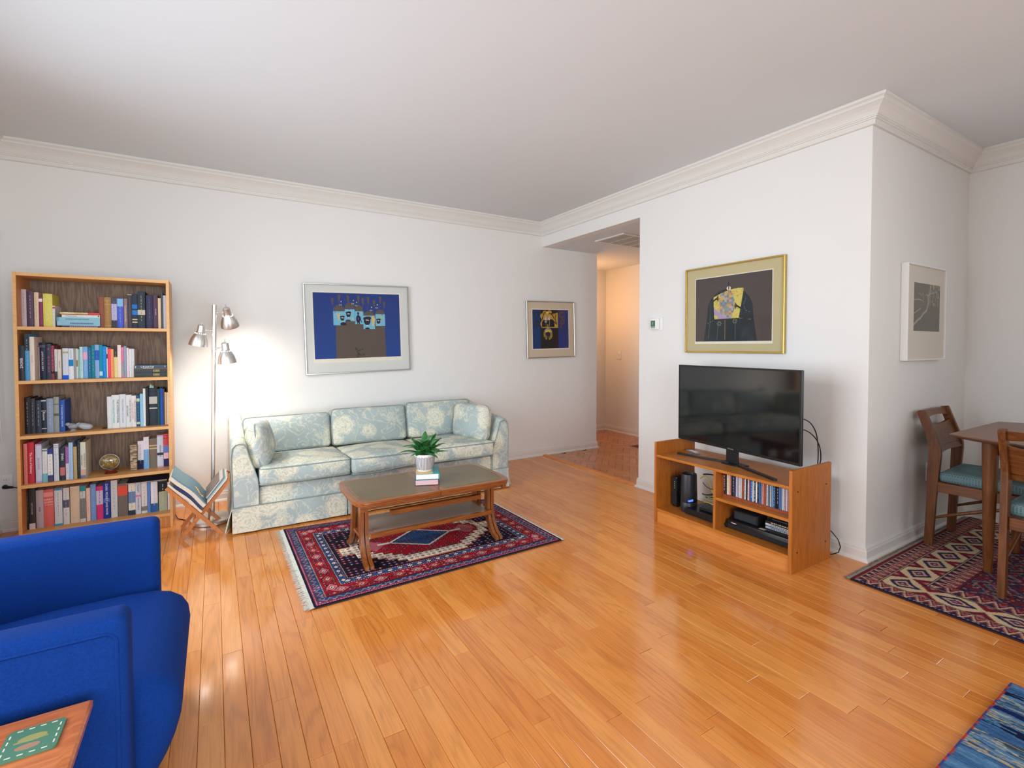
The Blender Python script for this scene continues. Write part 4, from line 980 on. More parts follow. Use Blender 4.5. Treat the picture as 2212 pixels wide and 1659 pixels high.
# ------------------------------------------------------------------ coffee table
ct = thing('coffee_table', 'wooden coffee table with brown leather inset top and splayed double legs', 'coffee table', (1.085, 2.80, 0.009))
TZ = 0.386; TX0, TX1, TY0, TY1 = 0.612, 1.558, 2.548, 3.052
def table_outline(i):
    """long straight sides, bowed short ends with rounded corners"""
    pts = []
    cx, cy, hx, hy = (TX0+TX1)/2, (TY0+TY1)/2, (TX1-TX0)/2-i, (TY1-TY0)/2-i
    for k in range(25):
        a = -PI/2+PI*k/24; s_, c_ = math.sin(a), math.cos(a)
        yy = hy*math.copysign(abs(s_)**0.55, s_); xx = hx-0.085*(1-abs(c_)**0.42 if abs(c_) > 1e-9 else 1)
        pts.append((cx+xx, cy+yy))
    return pts+[(2*cx-x, 2*cy-y) for x, y in pts]
def leaf(half):
    def clip(pts, cx):
        out = []
        for k, p in enumerate(pts):
            q = pts[(k+1) % len(pts)]; ip = (p[0]-cx)*half >= 0; iq = (q[0]-cx)*half >= 0
            if ip: out.append(p)
            if ip != iq:
                t = (cx-p[0])/(q[0]-p[0]); out.append((cx, p[1]+(q[1]-p[1])*t))
        return out
    cx = (TX0+TX1)/2+half*0.001
    g = G(); R = []
    for i, z in ((0.008, TZ-0.030), (0.003, TZ-0.028), (0.006, TZ-0.024), (0.001, TZ-0.020), (0.004, TZ-0.016), (0.0, TZ-0.012), (0.0, TZ-0.003), (0.003, TZ)):
        R.append(clip(table_outline(i), cx))
    R = [[(x, y, z) for x, y in r] for r, z in zip(R, (TZ-0.030, TZ-0.028, TZ-0.024, TZ-0.020, TZ-0.016, TZ-0.012, TZ-0.003, TZ))]
    g.loft(R); o = obj('top_leaf', g, YEW, ct, 35)
    pts = clip(table_outline(0.030), cx+half*0.028)
    g = G(); g.loft([[(x, y, TZ-0.001) for x, y in pts], [(x, y, TZ+0.0007) for x, y in pts]]); obj('leather_inset', g, LEATHER, o, 20)
    pts = clip(table_outline(0.037), cx+half*0.035)
    g = G(); g.tube([(x, y, TZ+0.0008) for x, y in pts], 0.0007, 4, True); obj('gilt_line', g, GOLD, o)
LE = N('table_leather'); LE.set(0.33, 0, 0.5); lp = LE.pos()
LE.base(LE.mix(LE.noise(lp, 5, 4), lin((92, 78, 48)), lin((124, 98, 62)))); LE.bump(LE.noise(lp, 260, 2), 0.08, 0.001); LEATHER = LE.m
leaf(-1); leaf(1)
for a in ((0.66, 1.51, 2.590, 2.612), (0.66, 1.51, 2.988, 3.010), (0.66, 0.682, 2.612, 2.988), (1.488, 1.51, 2.612, 2.988)):
    g = G(); g.box(*a, TZ-0.054, TZ-0.030, 0.002); obj('apron', g, YEW, ct)
for x in (0.640, 1.505):
    for y in (2.578, 2.986):
        g = G(); g.box(x, x+0.026, y, y+0.034, TZ-0.060, TZ-0.031, 0.002); obj('corner_block', g, YEW, ct)
# sliding extension runner under the top and the leather covered shelf
g = G(); g.box(0.83, 1.40, 2.660, 2.690, 0.257, 0.284, 0.002); obj('runner', g, YEW, ct)
g = G(); g.box(0.83, 1.40, 2.91, 2.94, 0.257, 0.284, 0.002); obj('runner', g, YEW, ct)
g = G(); g.box(0.712, 1.470, 2.650, 2.960, 0.150, 0.176, 0.003); sh = obj('lower_shelf', g, YEW, ct)
g = G(); g.box(0.745, 1.440, 2.672, 2.938, 0.1755, 0.1768); obj('leather_inset', g, plain('shelf_leather', (150, 128, 112), 0.5), sh)
def dleg(x, sy, yc):
    """one half of a twin splayed leg: straight post that curves out to the foot"""
    pts = [(0.0, 0.3315), (0.0, 0.185), (0.004, 0.150), (0.018, 0.105), (0.045, 0.062), (0.085, 0.030), (0.118, 0.017)]
    wd = [0.042, 0.042, 0.044, 0.040, 0.034, 0.028, 0.026]
    L, Rr = [], []
    for k, (o_, z) in enumerate(pts):
        p = pts[max(0, k-1)]; q = pts[min(len(pts)-1, k+1)]; t = Vector((q[0]-p[0], q[1]-p[1])).normalized(); n = Vector((-t.y, t.x))
        L.append((o_-n.x*wd[k]/2, z-n.y*wd[k]/2)); Rr.append((o_+n.x*wd[k]/2, z+n.y*wd[k]/2))
    L[-1] = (L[-1][0], 0.0103); Rr[-1] = (Rr[-1][0]+0.004, Rr[-1][1]); L.append((Rr[-1][0]+0.004, 0.0103))
    poly = [(yc+sy*a, b) for a, b in L+Rr[::-1]]
    g = G(); g.prism(poly, 'x', x, x+0.020); return g
for x0_ in (0.668, 1.462):
    for sy, yc in ((-1, 2.715), (1, 2.895)):
        for dx in (0.0, 0.026):
            obj('leg', dleg(x0_+dx, sy, yc), YEWV, ct, 30)
    g = G(); g.box(x0_, x0_+0.046, 2.688, 2.922, 0.316, 0.3318, 0.002); obj('leg_cap', g, YEW, ct)
    g = G(); g.box(x0_+0.004, x0_+0.042, 2.735, 2.875, 0.135, 0.150, 0.004); obj('stretcher', g, YEW, ct)
# ------------------------------------------------------------------ books and plant on the table
def big_book(lab, z0, z1, cover, pages, w_, d_, cx, cy, rot, spinecol=None, panel=None):
    t = 0.0025
    r = thing('book', lab, 'book', (cx, cy, z0), rot)
    def loc(g):
        g.M = Matrix.Translation((cx, cy, 0)) @ Matrix.Rotation(rot, 4, 'Z'); return g
    g = loc(G()); g.prism([(-w_/2, z0), (w_/2-0.004, z0), (w_/2, (z0+z1)/2), (w_/2-0.004, z1), (-w_/2, z1), (-w_/2, z1-t), (w_/2-t-0.005, z1-t), (w_/2-t-0.005, z0+t), (-w_/2, z0+t)], 'y', -d_/2, d_/2)
    obj('cover', g, plain('cover_'+str(len(bpy.data.materials)), cover, 0.5), r, 30)
    g = loc(G()); g.box(-w_/2+0.003, w_/2-t-0.006, -d_/2+0.003, d_/2-0.003, z0+t, z1-t); obj('pages', g, plain('pages_'+str(len(bpy.data.materials)), pages, 0.7), r)
    if panel:
        g = loc(G()); g.box(-w_/2+0.0003, w_/2*0.42, -d_/2+0.0003, d_/2-0.0003, z1-0.0005, z1+0.0004); obj('cover_panel', g, plain('cover_tan', panel, 0.5), r)
    return r
big_book('dark cloth book with pink page edges, under the teal and tan book', 0.3870, 0.4215, (46, 44, 52), (206, 168, 172), 0.142, 0.185, 1.088, 2.770, -0.36)
big_book('teal and tan hardcover on the coffee table holding the plant pot', 0.4218, 0.4548, (40, 150, 156), (232, 230, 226), 0.140, 0.185, 1.090, 2.768, -0.36, panel=(214, 184, 124))
pot = thing('potted_plant', 'green leafy plant in a white herringbone pot on stacked books', 'plant', (1.073, 2.768, 0.4553))
PZ = 0.4553
prof = [(0, PZ), (0.042, PZ), (0.047, PZ+0.004), (0.0535, PZ+0.03), (0.0585, PZ+0.065), (0.0605, PZ+0.088), (0.0605, PZ+0.093)]
g = G(); T_ = Matrix.Translation((1.073, 2.768, 0))
g.lathe(prof+[(0.0635, PZ+0.094), (0.0645, PZ+0.099), (0.0635, PZ+0.104), (0.0575, PZ+0.104), (0.0565, PZ+0.085), (0, PZ+0.085)], 48, T_)
pp = obj('pot', g, plain('glazed_white', (226, 224, 224), 0.3, coat=0.3), pot, 40)
g = G()
def pr_at(z):
    for (r0, z0), (r1, z1) in zip(prof[2:], prof[3:]):
        if z0 <= z <= z1+1e-6: return r0+(r1-r0)*(z-z0)/(z1-z0)
    return prof[-1][0]
NC = 20
for c in range(NC):
    for k in range(14):
        zc_ = PZ+0.010+k*0.0056
        for s_ in (-1, 1):
            a0 = 2*PI*(c+0.5)/NC+s_*0.018; a1 = a0+s_*0.118; q = []
            for a, z in ((a0, zc_), (a1, zc_+0.006), (a1, zc_+0.0094), (a0, zc_+0.0034)):
                z = min(z, PZ+0.092); r = pr_at(z)+0.0004; q.append((1.073+r*math.cos(a), 2.768+r*math.sin(a), z))
            g.face(g.verts(q))
obj('herringbone_pattern', g, plain('pot_grey', (44, 38, 46), 0.5), pp)
g = G(); rs = random.Random(4)
for k in range(60):
    a, r = rs.uniform(0, 6.28), 0.052*math.sqrt(rs.random()); s_ = rs.uniform(.003, .006)
    bmesh.ops.create_icosphere(g.bm, subdivisions=1, radius=s_, matrix=Matrix.Translation((1.073+r*math.cos(a), 2.768+r*math.sin(a), PZ+0.087+rs.uniform(0, .004))))
obj('gravel', g, plain('pot_gravel', (150, 118, 92), 0.9, var=.3, vscale=90), pot, kind='stuff')
LEAF = N('leaf_green'); LEAF.set(0.4, 0, 0.5); LEAF.base(LEAF.mix(LEAF.noise(LEAF.pos((20, 20, 20)), 1, 2), lin((24, 82, 40)), lin((62, 130, 62)))); LEAF.b.inputs['Subsurface Weight'].default_value = 0.0; LEAF = LEAF.m
def leaf_mesh(c, az, el, ln, wd, curl):
    g = G(); R = []; n = 8; p = Vector(c); e = el
    for k in range(n+1):
        t = k/n; hw = wd*math.sin(PI*min(1, t*0.94+0.06))**0.7*(1 if t < .98 else .15); d = Vector((math.cos(az)*math.cos(e), math.sin(az)*math.cos(e), math.sin(e))); s_ = Vector((-math.sin(az), math.cos(az), 0)); up = s_.cross(d)
        R.append([p-s_*hw-up*hw*-0.35, p-up*0.0008, p+s_*hw+up*hw*0.35, p+up*0.0008])
        p = p+d*ln/n; e -= curl/n
    g.loft(R); return g
heads = [((1.050, 2.775, PZ+0.092), 0.0), ((1.098, 2.755, PZ+0.092), 0.5), ((1.078, 2.792, PZ+0.092), 1.1)]
for hi, (c, a0) in enumerate(heads):
    for k in range(11):
        az = a0+k*2.4; el = (1.35-0.085*k); obj('leaf', leaf_mesh((c[0], c[1], c[2]+0.030-0.0022*k), az, el, random.uniform(0.105, 0.150), random.uniform(0.016, 0.021), random.uniform(0.8, 1.5)), LEAF, pot, 60)
    g = G(); g.tube([(c[0], c[1], PZ+0.086), (c[0], c[1], PZ+0.13)], [0.007, 0.006], 8); obj('stem', g, LEAF, pot, 60)
# ------------------------------------------------------------------ floor lamp
lamp = thing('floor_lamp', 'brushed metal floor lamp with three adjustable heads beside the bookcase', 'floor lamp', (-0.028, 3.935, 0))
LX, LY = -0.028, 3.935
g = G(); g.lathe([(0, 0.001), (0.132, 0.001), (0.135, 0.004), (0.135, 0.020), (0.131, 0.024), (0.03, 0.026), (0.018, 0.034), (0, 0.034)], 48, Matrix.Translation((LX, LY, 0))); obj('base', g, NICKEL, lamp, 40)
TX_ = 0.004
def lpole(z): return LX+(TX_-LX)*z/1.49
g = G(); g.tube([(lpole(0.03), LY, 0.03), (lpole(0.78), LY, 0.78)], 0.0125, 20); g.tube([(lpole(0.76), LY, 0.76), (lpole(1.14), LY, 1.14)], 0.0128, 20); g.tube([(lpole(1.14), LY, 1.14), (lpole(1.485), LY, 1.485)], 0.0140, 20); obj('pole', g, NICKEL, lamp, 40)
g = G(); g.lathe([(0, 0), (0.0145, 0), (0.0145, 0.004), (0, 0.006)], 20, Matrix.Translation((lpole(1.485), LY, 1.485))); obj('pole_cap', g, NICKEL, lamp, 40)
BULB = N('bulb'); BULB.set(0.4); BULB.b.inputs['Emission Color'].default_value = (1, 0.90, 0.78, 1); BULB.b.inputs['Emission Strength'].default_value = 14; BULB = BULB.m
SHADE_IN = plain('shade_white', (235, 232, 225), 0.5)
def head(zj, dx, dy, tiltx, tilty, hx):
    """arm from the pole, swivel, bell shade opening along its own -z"""
    px = lpole(zj); J = Vector((px+dx, LY+dy, zj+0.006))
    g = G(); g.tube([(px, LY, zj), (px+dx*.45, LY+dy*.45, zj+0.004)], 0.0055, 10); g.tube([(px+dx*.4, LY+dy*.4, zj+0.004), tuple(J)], 0.0042, 10); g.lathe([(0, 0), (0.010, 0), (0.010, 0.004), (0, 0.004)], 12, Matrix.Translation((px+math.copysign(0.013, dx), LY, zj)) @ Matrix.Rotation(math.copysign(PI/2, dx), 4, 'Y'))
    obj('lamp_arm', g, NICKEL, lamp, 40)
    M = Matrix.Translation(J+Vector((hx, 0, 0))) @ Matrix.Rotation(tiltx, 4, 'X') @ Matrix.Rotation(tilty, 4, 'Y')
    g = G(); g.lathe([(0, 0.036), (0.016, 0.036), (0.0225, 0.030), (0.0235, -0.010), (0.026, -0.018), (0.036, -0.032), (0.050, -0.062), (0.0575, -0.095), (0.0585, -0.108), (0.0565, -0.108), (0.0555, -0.095), (0.047, -0.062), (0.030, -0.030), (0, -0.026)], 36, M)
    s = obj('lamp_shade', g, NICKEL, lamp, 35)
    g = G()
    for k in range(14):
        a = 2*PI*k/14; g.lathe([(0.0024, 0), (0.0024, 0.0012), (0, 0.0012)], 6, M @ Matrix.Rotation(a, 4, 'Z') @ Matrix.Translation((0.0305, 0, -0.0245)) @ Matrix.Rotation(0.75, 4, 'Y'))
    obj('vent_hole', g, BULB, s)
    g = G(); g.tube([tuple(M @ Vector((0, 0, 0.036))), tuple(M @ Vector((0, 0, 0.058)))], [0.0035, 0.0045], 8); obj('switch_knob', g, ICE2, s)
    g = G(); blob(g, (0, 0, -0.072), (0.022, 0.022, 0.027)); 
    for v in g.bm.verts: v.co = M @ v.co
    obj('bulb', g, BULB, s, 60)
    l = bpy.data.lights.new('lamp_light', 'SPOT'); l.energy = LAMPW; l.color = (1.0, 0.93, 0.84); l.shadow_soft_size = 0.03; l.spot_size = 2.45; l.spot_blend = 1.0
    o = bpy.data.objects.new('lamp_light', l); COL.objects.link(o); o.matrix_world = M @ Matrix.Translation((0, 0, -0.104))
LAMPW = 13
head(1.436, 0.058, 0.010, 0.50, -0.18, 0.018)
head(1.311, -0.058, 0.010, 0.12, 0.16, -0.018)
head(1.190, 0.050, -0.010, 0.10, -0.10, 0.018)
g = G(); g.tube([(-0.16, 3.99, 0.006), (-0.19, 4.03, 0.004), (-0.235, 4.09, 0.004), (-0.25, 4.15, 0.016), (-0.29, 4.22, 0.018), (-0.36, 4.28, 0.004)], 0.003, 6); obj('cord', g, BLACK, lamp, 60)
# ------------------------------------------------------------------ folding magazine rack
mr = thing('magazine_rack', 'small folding wooden X rack full of books beside the sofa', 'magazine rack', (-0.09, 3.74, 0))
VX, VZ = -0.085, 0.128
def bar(p, q, wd, y0, y1):
    a, b = Vector(p), Vector(q); t = (b-a).normalized(); n = Vector((-t.y, t.x))*wd/2
    g = G(); g.prism([tuple(a-n), tuple(b-n), tuple(b+n), tuple(a+n)], 'y', y0, y1); return g
for y0 in (3.608, 3.862):
    obj('leg', bar((0.027, 0.003), (-0.262, 0.340), 0.022, y0, y0+0.014), BEECH, mr); obj('leg', bar((-0.200, 0.003), (0.072, 0.342), 0.022, y0+0.0145, y0+0.0285), BEECH, mr)
for (x, z) in ((-0.255, 0.331), (0.064, 0.334), (-0.045, 0.098), (-0.125, 0.098)):
    g = G(); g.tube([(x, 3.612, z), (x, 3.888, z)], 0.007, 8); obj('rail', g, BEECH, mr, 50)
def curved(lab, name, cat, t0, t1, side, s0, s1, y0, y1, mt, pagemt=None, bow=0.0, grp=None, z_=0):
    """stack sheet following one arm of the V; t = offset off the arm, s = distance from the valley"""
    if side < 0: d = Vector((-0.652, 0.758)); n = Vector((0.758, 0.652))
    else: d = Vector((0.604, 0.797)); n = Vector((-0.797, 0.604))
    o = Vector((VX, VZ+0.030)); lo, hi = [], []
    for k in range(11):
        s_ = s0+(s1-s0)*k/10; u = k/10; b = bow*math.sin(PI*min(1, u*1.15))**2
        sh_ = -0.014 if side < 0 else -0.007; lo.append(o+d*s_+n*(t0+sh_+b*0.7)); hi.append(o+d*s_+n*(t1+sh_+b))
    g = G(); g.prism([tuple(p) for p in lo]+[tuple(p) for p in hi[::-1]], 'y', y0, y1)
    return obj(name, g, mt, None, 40, None, lab, cat, grp)
curved('white magazine lowest on the rack side nearest the bookcase', 'magazine', 'magazine', 0.014, 0.026, -1, 0.004, 0.262, 3.600, 3.868, PAGES, bow=0.008)
curved('navy covered catalogue sandwiched in the magazine rack', 'magazine', 'magazine', 0.030, 0.044, -1, 0.016, 0.238, 3.604, 3.868, plain('navy_gloss', (22, 44, 92), 0.3), bow=0.012)
tb = curved('large teal hardcover with gilt ornament in the magazine rack', 'book', 'book', 0.066, 0.0725, -1, 0.020, 0.292, 3.596, 3.884, plain('teal_cloth', (92, 128, 142), 0.45), bow=0.013)
def sub(par, t0, t1, s0, s1, y0, y1, mt, bow, nm, side=-1):
    o = curved(None, nm, None, t0, t1, side, s0, s1, y0, y1, mt, bow=bow)
    W = o.location.copy(); o.parent = par; o.location = W-par.location; return o
sub(tb, 0.045, 0.0655, 0.020, 0.286, 3.598, 3.880, PAGES, 0.013, 'pages')
g = G(); rs = random.Random(9)
d_, n_ = Vector((-0.652, 0.758)), Vector((0.758, 0.652)); o_ = Vector((VX, VZ+0.030))
for k in range(46):
    s_ = 0.05+0.085*rs.random(); a = rs.uniform(0, 6.28); yy = 3.68+0.025*math.sin(a)*rs.random()+0.02*math.sin(s_*60); b = 0.013*math.sin(PI*min(1, (s_-0.020)/0.272*1.15))**2
    p = o_+d_*s_+n_*(0.0592+b); g.box(p.x-.002, p.x+.002, yy-.003, yy+.003, p.y-.002, p.y+.002)
obj('gilt_ornament', g, GOLD, tb)
for k, (t0, t1, s1, c, lab) in enumerate(((0.014, 0.019, 0.246, (226, 226, 224), 'white magazine against the rack side nearest the sofa'), (0.020, 0.027, 0.240, (150, 178, 172), 'pale green magazine second from the sofa side of the rack'),
        (0.028, 0.033, 0.242, (92, 118, 132), 'slate blue magazine in the middle of the sofa side stack'), (0.034, 0.040, 0.236, (196, 188, 184), 'grey cream magazine inner but one of the sofa side stack'), (0.041, 0.045, 0.210, (112, 98, 92), 'brown magazine innermost of the sofa side stack'))):
    curved(lab, 'magazine', 'magazine', t0, t1, 1, 0.080+k*0.002, s1, 3.606+0.003*k, 3.872, plain('magazine_%d' % k, c, 0.35), grp='magazines on the sofa side of the rack')
# ------------------------------------------------------------------ television stand
tvs = thing('tv_stand', 'low teak veneer television stand with open compartments', 'tv stand', (2.77, 1.865, 0))
AX0, AX1, AY0, AY1, AZ = 2.570, 2.969, 1.397, 2.333, 0.547
for y0 in (AY0, AY1-0.018):
    g = G(); g.box(AX0, AX1, y0, y0+0.018, 0, AZ, 0.0008); o = obj('side_panel', g, TEAK, tvs)
    if y0 == AY0:
        for x, z in ((2.625, 0.43), (2.915, 0.43), (2.625, 0.105), (2.915, 0.105)):
            g = G(); g.lathe([(0, 0), (0.005, 0), (0.004, 0.0012), (0, 0.0008)], 10, Matrix.Translation((x, y0, z)) @ Matrix.Rotation(PI/2, 4, 'X')); obj('screw', g, MATT, o)
for nm, z, a, b in (('top_shelf', 0.462, AY0+0.0182, AY1-0.0182), ('bottom_shelf', 0.094, AY0+0.0182, AY1-0.0182), ('middle_shelf', 0.289, AY0+0.0182, 1.8545)):
    g = G(); g.box(AX0+0.002, AX1-0.004, a, b, z-0.016, z, 0.0006); obj(nm, g, TEAKH, tvs)
g = G(); g.box(AX0+0.002, AX1-0.004, 1.855, 1.871, 0.0942, 0.4458); obj('divider', g, TEAK, tvs)
g = G(); g.box(AX0+0.012, AX0+0.028, AY0+0.0182, AY1-0.0182, 0.0, 0.0775); obj('kick_plate', g, wood('teak_light', (190, 118, 52), (218, 146, 76), 'y', 1.2, 0.4, contrast=.3), tvs)
# ------------------------------------------------------------------ television
A_ = Vector((2.806, 2.326)); B_ = Vector((2.690, 1.418)); tw = (B_-A_).length; tang = math.atan2(B_.y-A_.y, B_.x-A_.x)
mid = (A_+B_)/2; TB, TT = 0.551, 1.072
tv = thing('television', 'black flat screen television on a wide V foot', 'television', (mid.x, mid.y, 0.462), tang)
TM = Matrix.Translation((mid.x, mid.y, 0)) @ Matrix.Rotation(tang, 4, 'Z')   # local x along the screen, -y... screen faces local -y side
def tvg(): g = G(); g.M = TM.copy(); return g
# local +x runs left to right seen from the room; the screen looks along local -y
hw = tw/2
g = tvg(); g.box(-hw, hw, 0.0, 0.018, TB, TT, 0.003); g.box(-hw*.8, hw*.8, 0.018, 0.052, TB+0.06, TB+0.36, 0.012); obj('body', g, BLACK, tv)
SCR = N('tv_screen'); SCR.set(0.07, 0, 0.75); SCR.base((0.004, 0.004, 0.005, 1)); SCR = SCR.m
g = tvg(); g.box(-hw+0.011, hw-0.011, -0.0012, 0.0002, TB+0.016, TT-0.011); obj('screen', g, SCR, tv)
g = tvg()
for a in ((-hw, hw, TT-0.011, TT-0.0005), (-hw, hw, TB+0.0005, TB+0.016), (-hw, -hw+0.011, TB+0.016, TT-0.011), (hw-0.011, hw, TB+0.016, TT-0.011)): g.box(a[0]+0.0003, a[1]-0.0003, -0.0028, 0.0002, a[2], a[3], 0.0006)
obj('bezel', g, BLACK, tv)
text('SAMSUNG', 'brand_lettering', plain('brand_grey', (170, 172, 176), 0.4), tv, TM @ Vector((-0.005, -0.0031, TB+0.008)), (Matrix.Rotation(tang, 3, 'Z') @ RH), 0.0095)
g = tvg(); g.prism([(-0.05, -0.03), (0.05, -0.03), (0.09, 0.05), (-0.09, 0.05)], 'z', 0.4625, 0.470); g.box(-0.045, 0.045, 0.004, 0.016, 0.470, TB+0.01, 0.002); obj('stand_neck', g, BLACK, tv)
for s_ in (-1, 1):
    g = tvg(); p = [Vector((s_*0.02, 0.01)), Vector((s_*0.372, -0.085))]; t = (p[1]-p[0]).normalized(); n = Vector((-t.y, t.x))*0.013
    g.prism([tuple(p[0]-n), tuple(p[1]-n*.8), tuple(p[1]+t*0.006), tuple(p[1]+n*.8), tuple(p[0]+n)], 'z', 0.4626, 0.4745); obj('stand_foot', g, BLACK, tv)
for k, (z0, x0, yy) in enumerate(((0.80, 2.80, 1.455), (0.74, 2.795, 1.46))):
    g = G(); P = [(2.800, 1.50, z0), (2.86, 1.462-0.002*k, z0-0.02), (2.955, 1.470-0.018*k, z0-0.10), (2.985, 1.475-0.016*k, z0-0.22), (2.975+0.012*k, 1.475+0.02*k, 0.5), (3.0, 1.49+0.02*k, 0.30), (3.03, 1.52, 0.12)]
    Q = []
    for i in range(len(P)-1):
        for q in range(5): t = q/5; Q.append(tuple(P[i][j]*(1-t)+P[i+1][j]*t for j in range(3)))
    Q.append(P[-1]); S = [tuple(sum(Q[max(0, min(len(Q)-1, i+o))][j] for o in (-2, -1, 0, 1, 2))/5 for j in range(3)) for i in range(len(Q))]
    g.tube(S, 0.0032, 6); obj('cable', g, BLACK, tv, 60)
g = G(); L = [(2.985, 1.50, 0.20), (2.99, 1.44, 0.165), (3.0, 1.40, 0.140), (3.005, 1.368, 0.105), (3.005, 1.356, 0.065), (3.005, 1.366, 0.03), (3.0, 1.395, 0.008), (2.99, 1.45, 0.005), (2.985, 1.52, 0.005)]
S = [tuple(sum(L[max(0, min(len(L)-1, i+o))][j]*w_ for o, w_ in ((-1, .2), (0, .6), (1, .2))) for j in range(3)) for i in range(len(L))]
g.tube(S, 0.0030, 6); obj('power_cord', g, BLACK, None, 60, label='black power cord looping out on the floor behind the tv stand', cat='cord')
g = G(); rm = Matrix.Translation((2.835, 2.225, 0.4625)) @ Matrix.Rotation(-0.35, 4, 'Z')
g.box(-0.019, 0.019, -0.06, 0.06, 0, 0.010, 0.003, 2, rm); o = obj('remote_control', g, plain('grey_plastic', (120, 122, 132), 0.4), label='slim grey remote control on the tv stand under the screen', cat='remote')
g = G()
for i in range(3):
    for j in range(6): g.box(-0.013+i*0.010, -0.007+i*0.010, -0.045+j*0.015, -0.037+j*0.015, 0.0098, 0.0112, M=rm)
obj('buttons', g, WHITE, o)
# ------------------------------------------------------------------ left compartment: modem, gateway, cable box, cables
g = G(); g.box(2.700, 2.86, 2.248, 2.290, 0.0945, 0.302, 0.006, 2); o = obj('modem', g, BLACK, None, 40, label='tall black modem standing at the stand\'s inner side', cat='modem')
g = G(); g.box(2.6985, 2.7005, 2.250, 2.288, 0.11, 0.295); obj('front_panel', g, MATT, o)
g = G()
for k in range(4): g.box(2.698, 2.699, 2.266, 2.270, 0.265-k*0.014, 0.268-k*0.014)
obj('indicator_lights', g, WHITE, o)
gwm = Matrix.Translation((2.720, 2.165, 0.0945)) @ Matrix.Diagonal((1.15, 1, 1, 1))
g = G(); g.lathe([(0, 0), (0.047, 0), (0.050, 0.004), (0.0505, 0.062), (0.0495, 0.0635), (0.0505, 0.065), (0.049, 0.16), (0.0465, 0.246), (0.0455, 0.250), (0.041, 0.250), (0.040, 0.235), (0, 0.215)], 40, gwm)
o = obj('wifi_gateway', g, plain('slate_plastic', (40, 44, 50), 0.42), None, 40, label='black rounded cylinder gateway with a blue light in the tv stand', cat='gateway')
BLU = N('blue_led'); BLU.b.inputs['Base Color'].default_value = (0.02, 0.04, 0.6, 1); BLU.b.inputs['Emission Color'].default_value = (0.05, 0.1, 1, 1); BLU.b.inputs['Emission Strength'].default_value = 3; BLU = BLU.m
g = G(); R = []
for k in range(7):
    a = math.radians(218+k*5.5); R.append([(2.720+1.15*0.0505*math.cos(a), 2.165+0.0505*math.sin(a), z) for z in (0.1665+0.0008*k, 0.1775+0.0012*k)]+[(2.720+1.15*0.0518*math.cos(a), 2.165+0.0518*math.sin(a), z) for z in (0.1775+0.0012*k, 0.1665+0.0008*k)])
g.loft(R); obj('status_light', g, BLU, o)
g = G(); g.box(2.640, 2.86, 1.885, 2.135, 0.0985, 0.135, 0.003); o = obj('cable_box', g, BLACK, None, label='flat black cable box lying in the left compartment of the tv stand', cat='set-top box')
g = G()
for x in (2.66, 2.84):
    for y in (1.90, 2.12): g.box(x-.008, x+.008, y-.008, y+.008, 0.0943, 0.0986)
obj('feet', g, MATT, o)
g = G(); rm = Matrix.Translation((2.715, 1.955, 0.1355)) @ Matrix.Rotation(0.06, 4, 'Z')
g.box(-0.024, 0.024, -0.066, 0.105, 0, 0.018, 0.005, 2, rm); o = obj('remote_control', g, MATT, None, 40, label='chunky black remote control resting on the cable box', cat='remote')
g = G()
for i in range(4):
    for j in range(10): g.box(-0.018+i*0.0095, -0.0115+i*0.0095, -0.055+j*0.015, -0.047+j*0.015, 0.0176, 0.0195, M=rm)
obj('buttons', g, plain('button_grey', (88, 92, 100), 0.5), o)
YEL = plain('yellow_cable', (206, 196, 60), 0.45)
def cable(lab, pts, r, mt, grp):
    P = []
    for i in range(len(pts)-1):
        for q in range(6): t = q/6; P.append(tuple(pts[i][j]*(1-t)+pts[i+1][j]*t for j in range(3)))
    P.append(pts[-1])
    for _ in range(2): P = [tuple(sum(P[max(0, min(len(P)-1, i+o))][j] for o in (-3, -2, -1, 0, 1, 2, 3))/7 for j in range(3)) for i in range(len(P))]
    g = G(); g.tube(P, r, 6); return obj('cable', g, mt, None, 60, label=lab, cat='cable', group=grp)
GC = 'cables tangled in the tv stand'
cable('yellow cable arching down from the gateway', [(2.775, 2.13, 0.30), (2.80, 2.10, 0.345), (2.82, 2.085, 0.32), (2.83, 2.07, 0.22), (2.83, 2.02, 0.178), (2.85, 1.94, 0.152), (2.87, 1.89, 0.145)], 0.0032, YEL, GC)
cable('yellow cable running flat toward the divider', [(2.80, 2.10, 0.19), (2.84, 2.04, 0.178), (2.88, 1.97, 0.186), (2.90, 1.90, 0.165), (2.91, 1.885, 0.15)], 0.0032, YEL, GC)
cable('short yellow cable dipping behind the cable box', [(2.79, 2.115, 0.15), (2.80, 2.07, 0.165), (2.80, 2.03, 0.146), (2.85, 1.99, 0.142), (2.875, 2.01, 0.15)], 0.0030, YEL, GC)
cable('thick black cable in a wide loop behind the gateway', [(2.79, 2.13, 0.335), (2.83, 2.07, 0.352), (2.86, 2.02, 0.32), (2.87, 2.01, 0.27), (2.84, 2.05, 0.215), (2.81, 2.10, 0.195), (2.80, 2.13, 0.21)], 0.0042, BLACK, GC)
cable('thin black cable in a small loop low behind the gateway', [(2.79, 2.12, 0.30), (2.81, 2.09, 0.24), (2.85, 2.02, 0.245), (2.87, 2.00, 0.262), (2.86, 2.03, 0.225), (2.81, 2.09, 0.19)], 0.0022, BLACK, GC)
cable('black cable lying along the back of the cable box', [(2.82, 2.12, 0.175), (2.88, 2.05, 0.19), (2.90, 1.97, 0.165), (2.91, 1.885, 0.16)], 0.0036, BLACK, GC)
cable('black cable curling onto the cable box lid', [(2.80, 2.12, 0.195), (2.87, 2.06, 0.155), (2.90, 2.0, 0.20), (2.89, 1.93, 0.18), (2.90, 1.885, 0.178)], 0.0030, BLACK, GC)
